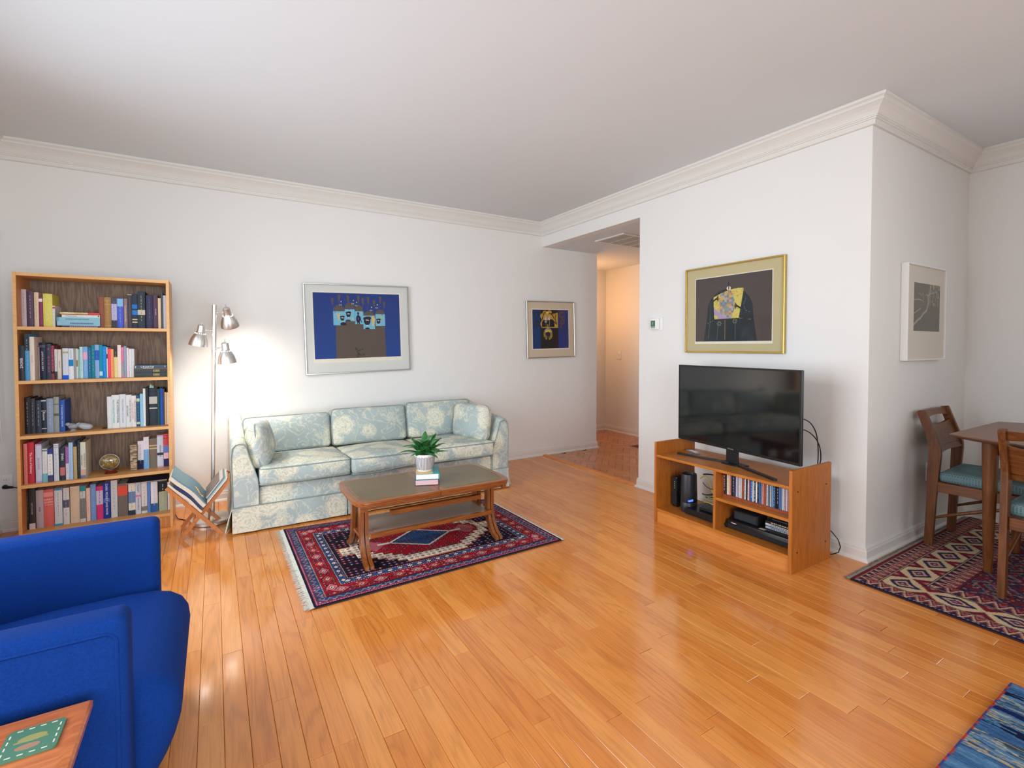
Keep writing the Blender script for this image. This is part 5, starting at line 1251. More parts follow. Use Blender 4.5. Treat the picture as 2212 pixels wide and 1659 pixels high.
# ------------------------------------------------------------------ CD rack with its CDs
rk = thing('cd_rack', 'reddish wooden CD rack with three bays in the tv stand', 'cd rack', (2.70, 1.645, 0.289))
RX0, RX1 = 2.632, 2.76
for (a, b) in ((1.4365, 1.4445), (1.5755, 1.5885), (1.7085, 1.7215), (1.8430, 1.8525)):
    g = G(); g.box(RX0, RX1, a, b, 0.2894, 0.440, 0.001); obj('divider', g, REDW, rk)
for (a, b) in ((1.4446, 1.5754), (1.5886, 1.7084), (1.7216, 1.8429)):
    g = G(); g.box(RX0, RX0+0.012, a, b, 0.2894, 0.3050); g.box(RX1-0.012, RX1, a, b, 0.2894, 0.3050); g.box(RX0+0.012, RX1-0.012, a, b, 0.2930, 0.3010); obj('rail', g, REDW, rk)
for y in (1.8475,):
    g = G(); g.lathe([(0.004, 0), (0.006, 0.002), (0.003, 0.004)], 10, Matrix.Translation((RX0-0.0005, y, 0.425)) @ Matrix.Rotation(-PI/2, 4, 'Y')); obj('hook', g, MATT, rk)
CDC = [[(60, 40, 38), (70, 50, 60), (226, 216, 190), (220, 206, 170), (200, 120, 120), (44, 44, 50), (60, 62, 68), (78, 62, 98), (196, 206, 222), (176, 150, 166), (214, 214, 216), (196, 200, 206)],
       [(214, 214, 214), (40, 42, 48), (222, 206, 210), (120, 84, 130), (40, 110, 180), (210, 214, 220), (58, 60, 66), (218, 222, 226), (60, 66, 60), (54, 110, 176), (120, 130, 150), (226, 150, 140)],
       [(190, 204, 222), (110, 116, 126), (176, 190, 196), (120, 150, 190), (50, 110, 150), (36, 36, 52), (30, 30, 36), (72, 116, 186), (110, 140, 190), (226, 226, 228), (190, 170, 186), (226, 200, 206), (150, 154, 162)]]
BAY = ((1.7222, 1.8424), (1.5892, 1.7080), (1.4452, 1.5748))
ORD = 'first second third fourth fifth sixth seventh eighth ninth tenth eleventh twelfth thirteenth'.split()
BN = ("left", "middle", "right")
def cname(c):
    r, g_, b = c; mx, mn = max(c), min(c)
    if mx < 75: return 'black'
    if mn > 185: return 'white'
    if mx-mn < 26: return 'grey'
    if b == mx: return 'blue' if r < g_+8 else 'purple'
    if r == mx: return 'pink' if b > g_-25 and r > 150 else 'cream' if g_ > 180 else 'brown'
    return 'green'
cdm = None
for bi, cols in enumerate(CDC):
    y1, y0 = BAY[bi][1], BAY[bi][0]; n = len(cols); pitch = (y1-y0)/n
    for k, c in enumerate(cols):
        ya = y1-pitch*(k+1)+0.0004; yb = y1-pitch*k-0.0004; hz = random.uniform(-0.0, 0.0008)
        g = G(); g.box(RX0+0.004+random.uniform(0, .002), RX0+0.126, ya+0.0002, yb-0.0002, 0.3053, 0.4285+hz)
        o = obj('cd_case', g, JEWEL if 'JEWEL' in globals() else objcolor('jewel_case', 0.12, 0.5), None, 0, lin(tuple(v*0.8 for v in c)), '%s CD, %s from the left in the rack\'s %s bay' % (cname(c), ORD[k], BN[bi]), 'cd', 'CDs in the wooden rack')
        JEWEL = bpy.data.materials['jewel_case']
        g = G(); g.box(RX0+0.0015, RX0+0.0045, ya+0.0012, yb-0.0012, 0.3075, 0.4262); obj('spine_card', g, INK, o, color=lin(c))
        if k % 2 == 0:
            g = G(); rs = random.Random(k+bi*20); zz = 0.418
            while zz > 0.325:
                ln = rs.uniform(.004, .012); g.box(RX0+0.0010, RX0+0.0016, (ya+yb)/2-0.0013, (ya+yb)/2+0.0013, zz-ln, zz); zz -= ln+rs.uniform(.002, .012)
            obj('title', g, INK, o, color=tuple(0.5*a_+0.5*b_ for a_, b_ in zip(lin((240, 240, 240) if sum(c) < 400 else (60, 60, 70)), lin(c))))
# ------------------------------------------------------------------ lower right compartment: player, speaker, DVDs
g = G(); g.box(2.655, 2.93, 1.432, 1.832, 0.0985, 0.148, 0.004, 2); o = obj('dvd_player', g, BLACK, None, 40, label='wide black disc player on the bottom shelf of the tv stand', cat='disc player')
g = G(); g.box(2.6538, 2.6556, 1.438, 1.826, 0.103, 0.126, 0.0006); obj('front_flap', g, MATT, o)
g = G()
for k in range(7): g.box(2.6535, 2.6555, 1.800-k*0.0048, 1.8035-k*0.0048, 0.1335, 0.1375)
obj('brand_marks', g, WHITE, o)
g = G()
for x in (2.68, 2.90):
    for y in (1.45, 1.81): g.box(x-.01, x+.01, y-.01, y+.01, 0.0943, 0.0986)
obj('feet', g, MATT, o)
g = G(); g.box(2.690, 2.79, 1.658, 1.816, 0.1485, 0.205, 0.008, 3); o = obj('speaker', g, MATT, None, 40, label='small black box speaker sitting on the disc player', cat='speaker')
g = G(); g.box(2.6885, 2.6905, 1.668, 1.806, 0.156, 0.197, 0.0008); obj('grille', g, plain('grille_cloth', (36, 42, 48), 0.8), o)
GD = 'DVD cases piled on the disc player'
for k, (c, lab, rot) in enumerate((((176, 186, 196), 'grey blue DVD case at the bottom of the pile on the player', 0.02), ((206, 208, 214), 'silver DVD case in the middle of the pile on the player', -0.03), ((40, 40, 44), 'black DVD case with pale lettering on top of the pile', 0.01))):
    z = 0.1485+k*0.0152; M = Matrix.Translation((2.785, 1.535, 0)) @ Matrix.Rotation(rot, 4, 'Z')
    g = G(); g.box(-0.068, 0.068, -0.095, 0.095, z, z+0.0148, 0.002, 1, M); o = obj('dvd_case', g, BLACK, None, 0, None, lab, 'dvd', GD)
    g = G(); g.box(-0.0686, -0.066, -0.092, 0.092, z+0.0015, z+0.0135, M=M); obj('spine_card', g, INK, o, color=lin(c))
    g = G(); rs = random.Random(k); y = 0.06
    while y > -0.07: ln = rs.uniform(.004, .012); g.box(-0.0691, -0.0684, y-ln, y, z+0.005, z+0.010, M=M); y -= ln+.004
    obj('title', g, INK, o, color=lin((226, 206, 160) if k == 2 else (90, 96, 110)))
g = G(); g.box(-0.055, 0.055, -0.075, 0.075, 0, 0.008, 0.001, 1, Matrix.Translation((2.80, 1.53, 0.1945))); obj('booklet', g, plain('booklet_dark', (52, 60, 60), 0.4), label='thin dark booklet lying on top of the DVD pile', cat='booklet')
g = G(); g.box(0, 0.022, -0.009, 0.009, 0, 0.150, 0.003, 2, Matrix.Translation((2.650, 1.8405, 0.1145)) @ Matrix.Rotation(1.08, 4, 'Y')); obj('remote_control', g, MATT, None, 40, label='slim black stick remote leaning beside the disc player', cat='remote')
g = G(); g.box(2.668, 2.692, 1.605, 1.640, 0.1483, 0.1488); obj('sticker', g, plain('cream_sticker', (206, 198, 160), 0.6), bpy.data.objects['dvd_player'])
# ------------------------------------------------------------------ framed pictures
def ellipse(A, U, V, cx, cy, rx, ry, c): A[((U-cx)/rx)**2+((V-cy)/ry)**2 < 1] = c
def rect(A, U, V, u0, u1, v0, v1, c): A[(U > u0) & (U < u1) & (V > v0) & (V < v1)] = c
def stroke(A, U, V, pts, w_, c, asp=1.0):
    for (a, b), (p, q) in zip(pts, pts[1:]):
        dx, dy = p-a, (q-b)*asp; L = dx*dx+dy*dy+1e-12; t = np.clip(((U-a)*dx+(V-b)*asp*dy)/L, 0, 1)
        A[((U-a-t*dx)**2+((V-b)*asp-t*dy)**2) < w_*w_] = c
def art_blue(U, V):
    A = np.zeros(U.shape+(3,)); A[:] = (32, 56, 122); A[...] += (V*10)[..., None]*np.array((-.3, 1, 1.4)); BR = np.array((92, 80, 72.))
    m = (V > .33) & (U > .245-.012*V) & (U < .80+.018*V); A[m] = BR
    A[m & (V < .44) & (((U > .455) & (U < .46)) | ((U > .557) & (U < .56)))] = (32, 56, 122)
    for (a, b, v0, v1, hgt, b1, b2) in ((.215, .345, .28, .49, .10, .30, .18), (.345, .457, .245, .43, .105, .44, .16), (.46, .557, .275, .475, .095, .475, .19), (.555, .692, .345, .555, .07, .65, .26), (.70, .815, .32, .505, .075, .72, .22)):
        cx = (a+b)/2; A[(((U-cx)/((b-a)/2))**2+((V-v0)/hgt)**2 < 1) & (V < v0+.01)] = BR
        rect(A, U, V, a, b, v0, v1, (112, 178, 204))
        stroke(A, U, V, [(b1, b2), (b1+.008, b2-.045)], .0035, (60, 60, 80), .76)
        ellipse(A, U, V, b1, b2, .013, .010, (222, 216, 180)); ellipse(A, U, V, b1, b2, .006, .010, (60, 50, 60)); ellipse(A, U, V, b1+.008, b2-.05, .005, .008, (222, 216, 180))
    for u, v in ((.21, .13), (.285, .075), (.385, .085), (.505, .085), (.555, .12), (.62, .10), (.69, .15), (.765, .09), (.81, .17)):
        for s_ in (-.010, 0, .010): stroke(A, U, V, [(u+s_, v-.045), (u+s_*.4, v+.045)], .0055, BR, .76)
        stroke(A, U, V, [(u, v+.04), (u+(.5-u)*.1, v+.17)], .0028, (70, 72, 110), .76)
    K = (34, 30, 40); Yw = (222, 176, 92)
    for u, v, r in ((.315, .385, .026), (.385, .325, .030), (.60, .425, .046), (.735, .43, .028)):
        ellipse(A, U, V, u, v, r*.85, r*1.5, K); ellipse(A, U, V, u-r*.5, v-r*.8, r*.5, r*.5, K); ellipse(A, U, V, u+r*.5, v-r*.9, r*.55, r*.6, K); stroke(A, U, V, [(u-r*.3, v-r*.3), (u+r*.4, v-r*.2)], .004, (220, 220, 226), .76); rect(A, U, V, u-r*.25, u+r*.25, v+r*1.45, v+r*1.75, (224, 226, 230))
    ellipse(A, U, V, .325, .475, .034, .03, K); ellipse(A, U, V, .38, .425, .030, .02, (80, 40, 66)); ellipse(A, U, V, .60, .548, .028, .022, K)
    A[(V > .49) & (V < .51) & (U > .29) & (U < .36)] = BR; A[(V > .43) & (V < .445) & (U > .345) & (U < .457)] = BR; A[(V > .555) & (V < .575) & (U > .56) & (U < .69)] = BR
    ellipse(A, U, V, .497, .395, .026, .062, K); ellipse(A, U, V, .497, .31, .012, .022, K); ellipse(A, U, V, .497, .39, .010, .022, (50, 60, 150)); stroke(A, U, V, [(.518, .36), (.535, .45)], .004, K, .76); stroke(A, U, V, [(.49, .44), (.488, .475)], .005, K, .76); stroke(A, U, V, [(.507, .44), (.51, .475)], .005, K, .76)
    stroke(A, U, V, [(.255, .31), (.272, .36), (.29, .31)], .006, Yw, .76); stroke(A, U, V, [(.272, .36), (.272, .41)], .007, Yw, .76)
    rect(A, U, V, .222, .245, .33, .335, Yw); rect(A, U, V, .222, .245, .37, .375, Yw)
    stroke(A, U, V, [(.668, .365), (.668, .495)], .010, Yw, .76); stroke(A, U, V, [(.668, .37), (.688, .385), (.688, .42), (.668, .43)], .006, Yw, .76)
    for u, v in ((.425, .385), (.435, .395), (.54, .30), (.755, .37), (.775, .36), (.79, .385)): ellipse(A, U, V, u, v, .010, .014, (196, 180, 104))
    rs = np.random.default_rng(2)
    for k in range(16): ellipse(A, U, V, .45+.10*rs.random(), .86+.13*rs.random(), .007, .011, (56, 48, 44))
    ellipse(A, U, V, .458, .85, .007, .012, (50, 42, 40))
    st = (np.floor(U*330) % 3 == 0) & (np.abs(A-BR).sum(-1) < 20); A[st] *= .93
    return A
def art_gold(U, V):
    A = np.zeros(U.shape+(3,)); A[:] = (30, 60, 112); A[(U > .62)] = (48, 58, 118); rect(A, U, V, .215, .71, .0, 1.01, (40, 36, 38)); K = (28, 26, 34); GO = (190, 150, 58)
    rect(A, U, V, .63, .71, .60, 1.01, (52, 34, 26)); rect(A, U, V, .72, .80, .62, 1.01, (32, 56, 136))
    m = (U > .23+.02*np.sin(V*30)) & (U < .70) & (V > .06+.05*np.abs(np.sin(U*9))) & (V < .465); A[m] = GO
    ellipse(A, U, V, .47, .07, .06, .06, GO); ellipse(A, U, V, .34, .08, .06, .06, GO)
    ellipse(A, U, V, .345, .33, .085, .075, K); rect(A, U, V, .255, .40, .31, .445, K); ellipse(A, U, V, .50, .32, .10, .08, K); rect(A, U, V, .425, .60, .30, .445, K)
    for u in (.355, .45): ellipse(A, U, V, u, .195, .030, .045, (176, 180, 196)); ellipse(A, U, V, u, .24, .028, .018, (226, 220, 196)); ellipse(A, U, V, u-.012, .18, .008, .010, K)
    ellipse(A, U, V, .36, .30, .030, .030, (196, 200, 208)); ellipse(A, U, V, .36, .30, .012, .012, K)
    for k in range(5): ellipse(A, U, V, .365, .36+k*.02, .006, .006, (220, 220, 220)); ellipse(A, U, V, .462, .28+k*.034, .008, .008, (206, 210, 220))
    for pts in ([(.26, .25), (.30, .12), (.35, .06)], [(.42, .09), (.50, .09), (.57, .17), (.59, .24)], [(.60, .31), (.66, .37)], [(.62, .20), (.64, .13)], [(.66, .36), (.62, .22)]): stroke(A, U, V, pts, .010, K, .88)
    ellipse(A, U, V, .41, .07, .03, .03, (226, 206, 90)); ellipse(A, U, V, .58, .11, .022, .022, (196, 90, 50))
    r = np.sqrt(((U-.42)/.125)**2+((V-.625)/.155)**2); m = (r < 1) & (r > .48); A[m] = (176, 142, 60)
    h = hsh(np.floor(U*60), np.floor(V*60), 5); A[m & (h > .65)] = (70, 56, 40); A[m & (V < .55)] = (150, 150, 140); A[(r < .48)] = (26, 34, 72); A[(r < .75) & (r > .40) & (V < .575) & (V > .52)] = (222, 190, 60); rect(A, U, V, .40, .44, .70, .80, (32, 32, 56))
    for pts in ([(.06, .08), (.14, .05), (.17, .14), (.10, .22), (.05, .16), (.06, .08)], [(.05, .33), (.11, .28), (.17, .32), (.17, .42)], [(.11, .30), (.11, .45)], [(.05, .34), (.05, .43)]): stroke(A, U, V, pts, .016, (44, 50, 66), .88)
    for pts in ([(.86, .06), (.78, .06), (.74, .14), (.80, .20), (.86, .17)], [(.78, .34), (.80, .26), (.86, .25), (.87, .32), (.80, .38), (.78, .46)]): stroke(A, U, V, pts, .018, (104, 76, 60), .88)
    stroke(A, U, V, [(.335, .80), (.335, 1.0)], .006, K, .88)
    return A
def art_dark(U, V):
    A = np.zeros(U.shape+(3,)); A[:] = (80, 72, 68); D = (42, 50, 54)
    hw_ = np.where(V < .52, .30, .30+.10*np.clip((V-.52)/.48, 0, 1)**1.3*0.55); dome = (((U-.475)/.30)**2+((V-.52)/.325)**2 < 1) & (V < .52)
    A[dome | ((V >= .52) & (np.abs(U-.475) < hw_))] = D
    yl = (U > .255+.015*(V-.28)/.35) & (U < .655-.055*(V-.25)/.40) & (V > .315-.11*np.sin(np.clip((U-.255)/.40, 0, 1)*1.9)) & (V < .655-.01*(U-.25)); A[yl] = (206, 190, 100)
    h = hsh(np.floor(U*70), np.floor(V*62), 3); A[yl & (h > .86)] = (176, 152, 76)
    mo = yl & (((U-.44)/.105)**2+((V-.44)/.24)**2 < 1); q = np.floor(hsh(np.floor(U*34), np.floor(V*30), 8)*6).astype(int)
    for k, c in enumerate(((196, 148, 84), (120, 150, 158), (150, 132, 120), (206, 160, 96), (96, 132, 150), (178, 160, 150))): A[mo & (q == k)] = c
    A[yl & (np.abs((U-.27)*.95-(V-.53)*1.0+.0) < .045)] = (168, 148, 184)
    for (u, v, s_) in ((.30, .335, 1), (.575, .47, -1)):
        for k in range(5): stroke(A, U, V, [(u, v), (u+s_*(.035-.006*abs(k-2)), v-.045+.022*k)], .005, (34, 34, 36), .79)
        stroke(A, U, V, [(u, v), (u-s_*.045, v+.035)], .010, (34, 34, 36), .79)
    ellipse(A, U, V, .465, .195, .028, .030, (222, 214, 190)); stroke(A, U, V, [(.465, .205), (.46, .27)], .006, (150, 146, 90), .79); ellipse(A, U, V, .465, .19, .008, .02, (60, 50, 50)); stroke(A, U, V, [(.463, .17), (.463, .09)], .006, (46, 50, 66), .79); ellipse(A, U, V, .463, .13, .013, .018, (46, 50, 66))
    dash = (np.floor(V*110) % 2 == 0); LN = (120, 132, 122)
    for pts in ([(.215, .40), (.215, .62), (.19, .95)], [(.69, .36), (.66, .46), (.68, .54), (.75, .58)], [(.33, .70), (.31, .97)], [(.555, .70), (.555, .97)], [(.17, .72), (.25, .68)], [(.60, .655), (.75, .68)], [(.36, .24), (.36, .29)]):
        B = A.copy(); stroke(B, U, V, pts, .0028, LN, .79); A[dash] = B[dash]
    B = A.copy(); stroke(B, U, V, [(.418, .68), (.42, .97)], .005, (170, 130, 80), .79); A[dash] = B[dash]
    for (u, v) in ((.55, .70), (.34, .725)):
        for k in range(8): a = k*.785; stroke(A, U, V, [(u+.016*math.cos(a), v+.02*math.sin(a)), (u+.032*math.cos(a), v+.038*math.sin(a))], .0022, (176, 166, 136), .79)
    return A
def art_tree(U, V):
    A = np.zeros(U.shape+(3,)); A[:] = (104, 102, 90); A[...] -= (V*8)[..., None]; n = hsh(np.floor(U*90), np.floor(V*70), 2); A += (n-.5)[..., None]*14
    W1 = (168, 160, 144)
    for pts, w_ in (([(0, .88), (.13, .78), (.26, .72), (.34, .64), (.48, .56), (.53, .42), (.56, .28), (.60, .12), (.62, .04)], .016), ([(.53, .34), (.50, .25), (.60, .20), (.88, .14)], .009), ([(0, .36), (.20, .34), (.30, .36)], .007), ([(0, .64), (.14, .58), (.26, .52)], .007), ([(.56, .28), (.46, .22), (.42, .26)], .006), ([(.30, .26), (.22, .22), (.16, .22)], .006), ([(.34, .40), (.35, .24), (.30, .20)], .007)): stroke(A, U, V, pts, w_, W1, .76)
    m = (U > .52) & (V < .45) & (hsh(np.floor(U*60), np.floor(V*18), 7) > .72); A[m] = (150, 146, 132); A[(U > .72) & (U < .76) & (V < .1)] = (186, 178, 160)
    return A
def picture(name, label, O, ux, uz, w_, h_, frame_w, depth, fmat, matc, pr_rect, art, nu, nv, border=0.012, border_b=0.012):
    """O: lower left corner of the frame's back on the wall; ux: unit vector to the right; face normal = ux x z"""
    ux = Vector(ux).normalized(); uz = Vector(uz).normalized(); nn = ux.cross(uz).normalized()
    O = Vector(O); cen = O+ux*w_/2
    r = thing(name, label, 'picture', tuple(cen))
    M = Matrix((( ux.x, uz.x, nn.x, O.x), (ux.y, uz.y, nn.y, O.y), (ux.z, uz.z, nn.z, O.z), (0, 0, 0, 1)))
    def gg(): g = G(); g.M = M; return g
    f = frame_w; g = gg()
    def ringp(i, z): return [(i, i, z), (w_-i, i, z), (w_-i, h_-i, z), (i, h_-i, z)]
    g.loft([ringp(0, 0), ringp(0, depth-0.002), ringp(0.002, depth), ringp(f-0.002, depth), ringp(f, depth-0.003), ringp(f, 0.002), ringp(0.003, 0.0)], cap=False); obj('frame', g, fmat, r, 0)
    g = gg(); g.box(0.003, w_-0.003, 0.003, h_-0.003, 0.0005, depth-0.011); obj('mat_board', g, matc, r)
    u0, u1, v0, v1 = pr_rect
    g = gg(); g.box(u0-border, u1+border, v0-border_b, v1+border, depth-0.0112, depth-0.0104); obj('print_margin', g, PAPER, r)
    U, V = np.meshgrid(np.linspace(0, 1, nu), np.linspace(0, 1, nv))
    P = lambda a, b: tuple(M @ Vector((a, b, depth-0.0101)))
    grid_mesh('print', P(u0, v1), P(u1, v1), P(u0, v0), P(u1, v0), nu, nv, art(U, V), PRINT, r, flip=True)
    g = gg(); g.box(f+0.0005, w_-f-0.0005, f+0.0005, h_-f-0.0005, depth-0.0066, depth-0.0056); obj('glass_pane', g, GLASS, r)
    return r
PAPER = plain('print_paper', (222, 216, 200), 0.8)
MATG = plain('mat_grey_green', (206, 208, 202), 0.85, var=.01); MATB = plain('mat_beige', (206, 190, 166), 0.85, var=.01); MATT_ = plain('mat_khaki', (186, 174, 132), 0.85, var=.01); MATW = plain('mat_white', (214, 206, 190), 0.85, var=.01)
tl = 0.026
picture('framed_print', 'large blue print with brown figures in a silver frame above the sofa', (0.652, YS-0.001, 0.962), (math.cos(tl), 0, math.sin(tl)), (-math.sin(tl), 0, math.cos(tl)), 0.915, 0.775, 0.011, 0.024, SILVER, MATG, (0.078, 0.826, 0.130, 0.698), art_blue, 330, 250, 0.012, 0.034)
tl = 0.022
picture('framed_print', 'small navy and gold print in a silver frame near the hallway', (2.872, YS-0.001, 1.072), (math.cos(tl), 0, math.sin(tl)), (-math.sin(tl), 0, math.cos(tl)), 0.652, 0.622, 0.010, 0.024, SILVER, MATB, (0.078, 0.566, 0.102, 0.528), art_gold, 230, 205, 0.012, 0.012)
picture('framed_print', 'dark robed figure print in a gold frame above the television', (XT-0.001, 2.482, 1.155), (0, -1, 0), (0, 0, 1), 0.755, 0.624, 0.012, 0.026, GOLD, MATT_, (0.090, 0.672, 0.082, 0.540), art_dark, 290, 230, 0.006, 0.018)
picture('framed_print', 'grey tree branch print in a deep white frame by the dining table', (3.470, YR-0.001, 1.115), (1, 0, 0), (0, 0, 1), 0.570, 0.578, 0.008, 0.036, WHITE, MATW, (0.108, 0.496, 0.178, 0.470), art_tree, 190, 150, 0.002, 0.002)
# ------------------------------------------------------------------ thermostat, outlets, switch, blind cord
th = thing('thermostat', 'white wall thermostat with a green grey screen beside the hallway opening', 'thermostat', (XT, 2.778, 1.385))
g = G(); g.box(XT-0.006, XT-0.0005, 2.716, 2.838, 1.330, 1.440, 0.004, 2); obj('back_plate', g, WHITE, th, 40)
g = G(); g.box(XT-0.024, XT-0.006, 2.742, 2.836, 1.340, 1.432, 0.005, 2); obj('body', g, WHITE, th, 40)
g = G(); g.box(XT-0.0252, XT-0.0238, 2.778, 2.824, 1.362, 1.412); obj('display', g, plain('lcd_green', (84, 118, 92), 0.25), th)
g = G(); g.box(XT-0.0256, XT-0.0250, 2.803, 2.806, 1.378, 1.400); g.box(XT-0.0256, XT-0.0250, 2.796, 2.803, 1.390, 1.394); obj('digits', g, plain('lcd_light', (170, 196, 170), 0.4), th)
g = G(); g.box(XT-0.0252, XT-0.0238, 2.780, 2.822, 1.351, 1.359); obj('button_bar', g, plain('lcd_grey', (120, 140, 140), 0.4), th)
def outlet(name, label, M):
    r = thing(name, label, 'outlet', tuple(M.translation))
    g = G(); g.M = M; g.box(-0.036, 0.036, -0.058, 0.058, 0, 0.006, 0.003, 2); obj('plate', g, WHITE, r, 40)
    for s_ in (-1, 1):
        g = G(); g.M = M; g.box(-0.016, 0.016, s_*0.021-0.014, s_*0.021+0.014, 0.0055, 0.008, 0.004, 2); f = obj('socket', g, WHITE, r, 40)
        g = G(); g.M = M
        for dx in (-0.006, 0.006): g.box(dx-0.001, dx+0.001, s_*0.021-0.003, s_*0.021+0.005, 0.0078, 0.0083)
        obj('slot', g, MATT, f)
    return r
RXm = Matrix.Rotation(PI/2, 4, 'X')
outlet('wall_outlet', 'white wall outlet behind the dining chair', Matrix.Translation((3.915, YR-0.0005, 0.398)) @ RXm)
ol = outlet('wall_outlet', 'wall outlet left of the bookcase with a black plug', Matrix.Translation((-1.172, YS-0.0005, 0.315)) @ RXm)
g = G(); g.tube([(-1.172, YS-0.008, 0.296), (-1.170, YS-0.030, 0.296), (-1.160, YS-0.038, 0.295), (-1.128, YS-0.040, 0.292)], [0.013, 0.013, 0.011, 0.007], 10); pg = obj('plug', g, BLACK, None, 60, label='black power plug and flex in the outlet left of the bookcase', cat='plug')
g = G(); g.tube([(-1.13, YS-0.040, 0.292), (-1.105, YS-0.040, 0.285), (-1.09, YS-0.040, 0.262), (-1.086, YS-0.040, 0.22), (-1.082, YS-0.04, 0.19), (-1.05, YS-0.04, 0.165), (-1.0, YS-0.05, 0.16)], 0.0035, 8); o = obj('flex', g, BLACK, None, 60); W_ = o.location.copy(); o.parent = pg; o.location = W_-pg.location
g = G(); g.tube([(XL+0.047, 4.30, 1.9), (XL+0.047, 4.30, 1.1), (XL+0.049, 4.298, 0.75), (XL+0.057, 4.285, 0.62), (XL+0.061, 4.27, 0.60), (XL+0.057, 4.255, 0.62), (XL+0.049, 4.245, 0.75), (XL+0.047, 4.243, 1.1), (XL+0.047, 4.243, 1.9)], 0.0022, 6)
cdl = obj('blind_cord', g, WHITE, None, 60, label='white looped blind cord hanging at the left wall beside the bookcase', cat='cord')
g = G(); g.box(XL+0.0005, XL+0.056, 4.22, 4.32, 1.88, 1.93, 0.003); o = obj('bracket', g, WHITE); W_ = o.location.copy(); o.parent = cdl; o.location = W_-cdl.location
sw = thing('light_switch', 'white light switch plate on the hallway wall', 'switch', (HX, 5.02, 1.08))
g = G(); g.box(HX-0.006, HX-0.0005, 4.984, 5.056, 1.022, 1.138, 0.003, 2); obj('plate', g, WHITE, sw, 40)
g = G(); g.prism([(HX-0.0058, 1.068), (HX-0.010, 1.072), (HX-0.016, 1.092), (HX-0.0058, 1.092)], 'y', 5.012, 5.028); obj('toggle', g, WHITE, sw)
# small runner in the hall
hr = thing('rug', 'small dark red rug with a pale fringe on the hall parquet', 'rug', (4.62, 3.85, 0))
g = G(); g.box(4.262, 5.0-0.2, 3.62, 4.235, 0.0006, 0.008, 0.001); obj('pile', g, plain('hall_rug_red', (112, 40, 38), 0.95, var=.35, vscale=55), hr)
g = G()
for k in range(90):
    y = 3.625+k*0.0068; g.box(4.225+random.uniform(0, .012), 4.2618, y, y+0.0025, 0.0008, 0.004)
obj('fringe', g, plain('hall_rug_fringe', (176, 160, 140), 0.95), hr, kind='stuff')
# ------------------------------------------------------------------ dining rug
def rug2(U, V, w=1.72, h=1.62):
    X, B = U*w, V*h                      # X from the long left edge, B from the fringe end
    A = np.zeros(U.shape+(3,)); A[:] = (70, 34, 44)
    NV, RD, CR, PK, TL, GY = C3(36, 42, 74), C3(138, 38, 48), C3(200, 178, 142), C3(176, 116, 108), C3(74, 98, 122), C3(120, 116, 118)
    e = np.minimum(X*1.0, B); side = X < B; al = np.where(side, B, X); e2 = np.where(side, X, B)
    def zig(m, c0, t0, t1, per):
        t = (al/per) % 1; z = np.abs(t-.5)*2; rel = (e2-t0)/(t1-t0); A[m] = c0
        j = .05*(hsh(np.floor(al/.006), np.floor(e2/.006), 4)-.5)
        d = rel-z+j
        A[m & (d > .02)] = RD; A[m & (np.abs(d) < .10)] = CR; A[m & (d < -.16) & (d > -.30)] = PK; A[m & (np.abs(d-.30) < .09)] = NV; A[m & (np.abs(d-.52) < .07)] = PK; A[m & (np.abs(d+.45) < .07)] = RD*.9
    put(A, e2 < .014, NV*.8); put(A, (e2 < .014) & ~side, np.array((120, 36, 44)))
    m = (e2 >= .014) & (e2 < .020); put(A, m, np.where((np.floor(al/.008) % 2 == 0)[..., None], CR, NV)[m])
    m = (e2 >= .020) & (e2 < .082); zig(m, NV, .020, .082, .050)
    put(A, (e2 >= .082) & (e2 < .094), NV*.7); put(A, (e2 >= .086) & (e2 < .090), CR*.9)
    m = (e2 >= .094) & (e2 < .232); A[m] = CR
    per = .205; off = .163; t = ((al-off)/per+.5) % 1-.5; tt = t*per; jg = .007*((np.floor(e2/.006)+np.floor(al/.006)) % 2)
    d = np.abs(tt)/.082+np.abs(e2-.163)/.055+jg*4
    A[m & (d < 1.0)] = NV; A[m & (d < .66)] = PK*1.02; A[m & (d < .54)] = CR*.97; A[m & (d < .40)] = NV*1.1; A[m & (d < .30)] = RD; A[m & (d < .16)] = TL*1.3; A[m & (d < .07)] = CR
    tri = np.abs(np.abs(tt)-per/2); q = tri/.060+(.069-np.abs(e2-.163))/.069*1.0+jg*5
    A[m & (q < .92)] = RD*.95; A[m & (q < .66)] = NV*.9; A[m & (q < .52)] = RD; A[m & (q < .30)] = PK
    put(A, (e2 >= .232) & (e2 < .246), NV*.7); put(A, (e2 >= .237) & (e2 < .241), CR*.9)
    m = (e2 >= .246) & (e2 < .322); zig(m, NV, .246, .322, .058)
    put(A, (e2 >= .322) & (e2 < .334), NV*.7); put(A, (e2 >= .326) & (e2 < .330), RD)
    m = e2 >= .334; fx = ((X/.20) % 1)-.5; fy = ((B/.17) % 1)-.5; d = np.abs(fx)*2+np.abs(fy)*2+.10*hsh(np.floor(X/.008), np.floor(B/.008), 6)
    A[m] = (108, 40, 48); A[m & (d < 1.35)] = NV*1.1; A[m & (d < 1.2)] = (104, 104, 112); A[m & (d < 1.0)] = RD*.9; A[m & (d < .78)] = NV; A[m & (d < .66)] = PK*.8; A[m & (d < .5)] = TL; A[m & (d < .34)] = RD; A[m & (d < .18)] = CR*.8
    hh = hsh(np.floor(X/.010), np.floor(B/.010), 11); A[m & (hh > .80)] = NV; A[m & (hh < .10)] = CR*.75; A[m & (hh > .45) & (hh < .53)] = RD
    A *= (1+.14*(hsh(np.floor(X/.004), np.floor(B/.004), 30)-.5))[..., None]
    return A
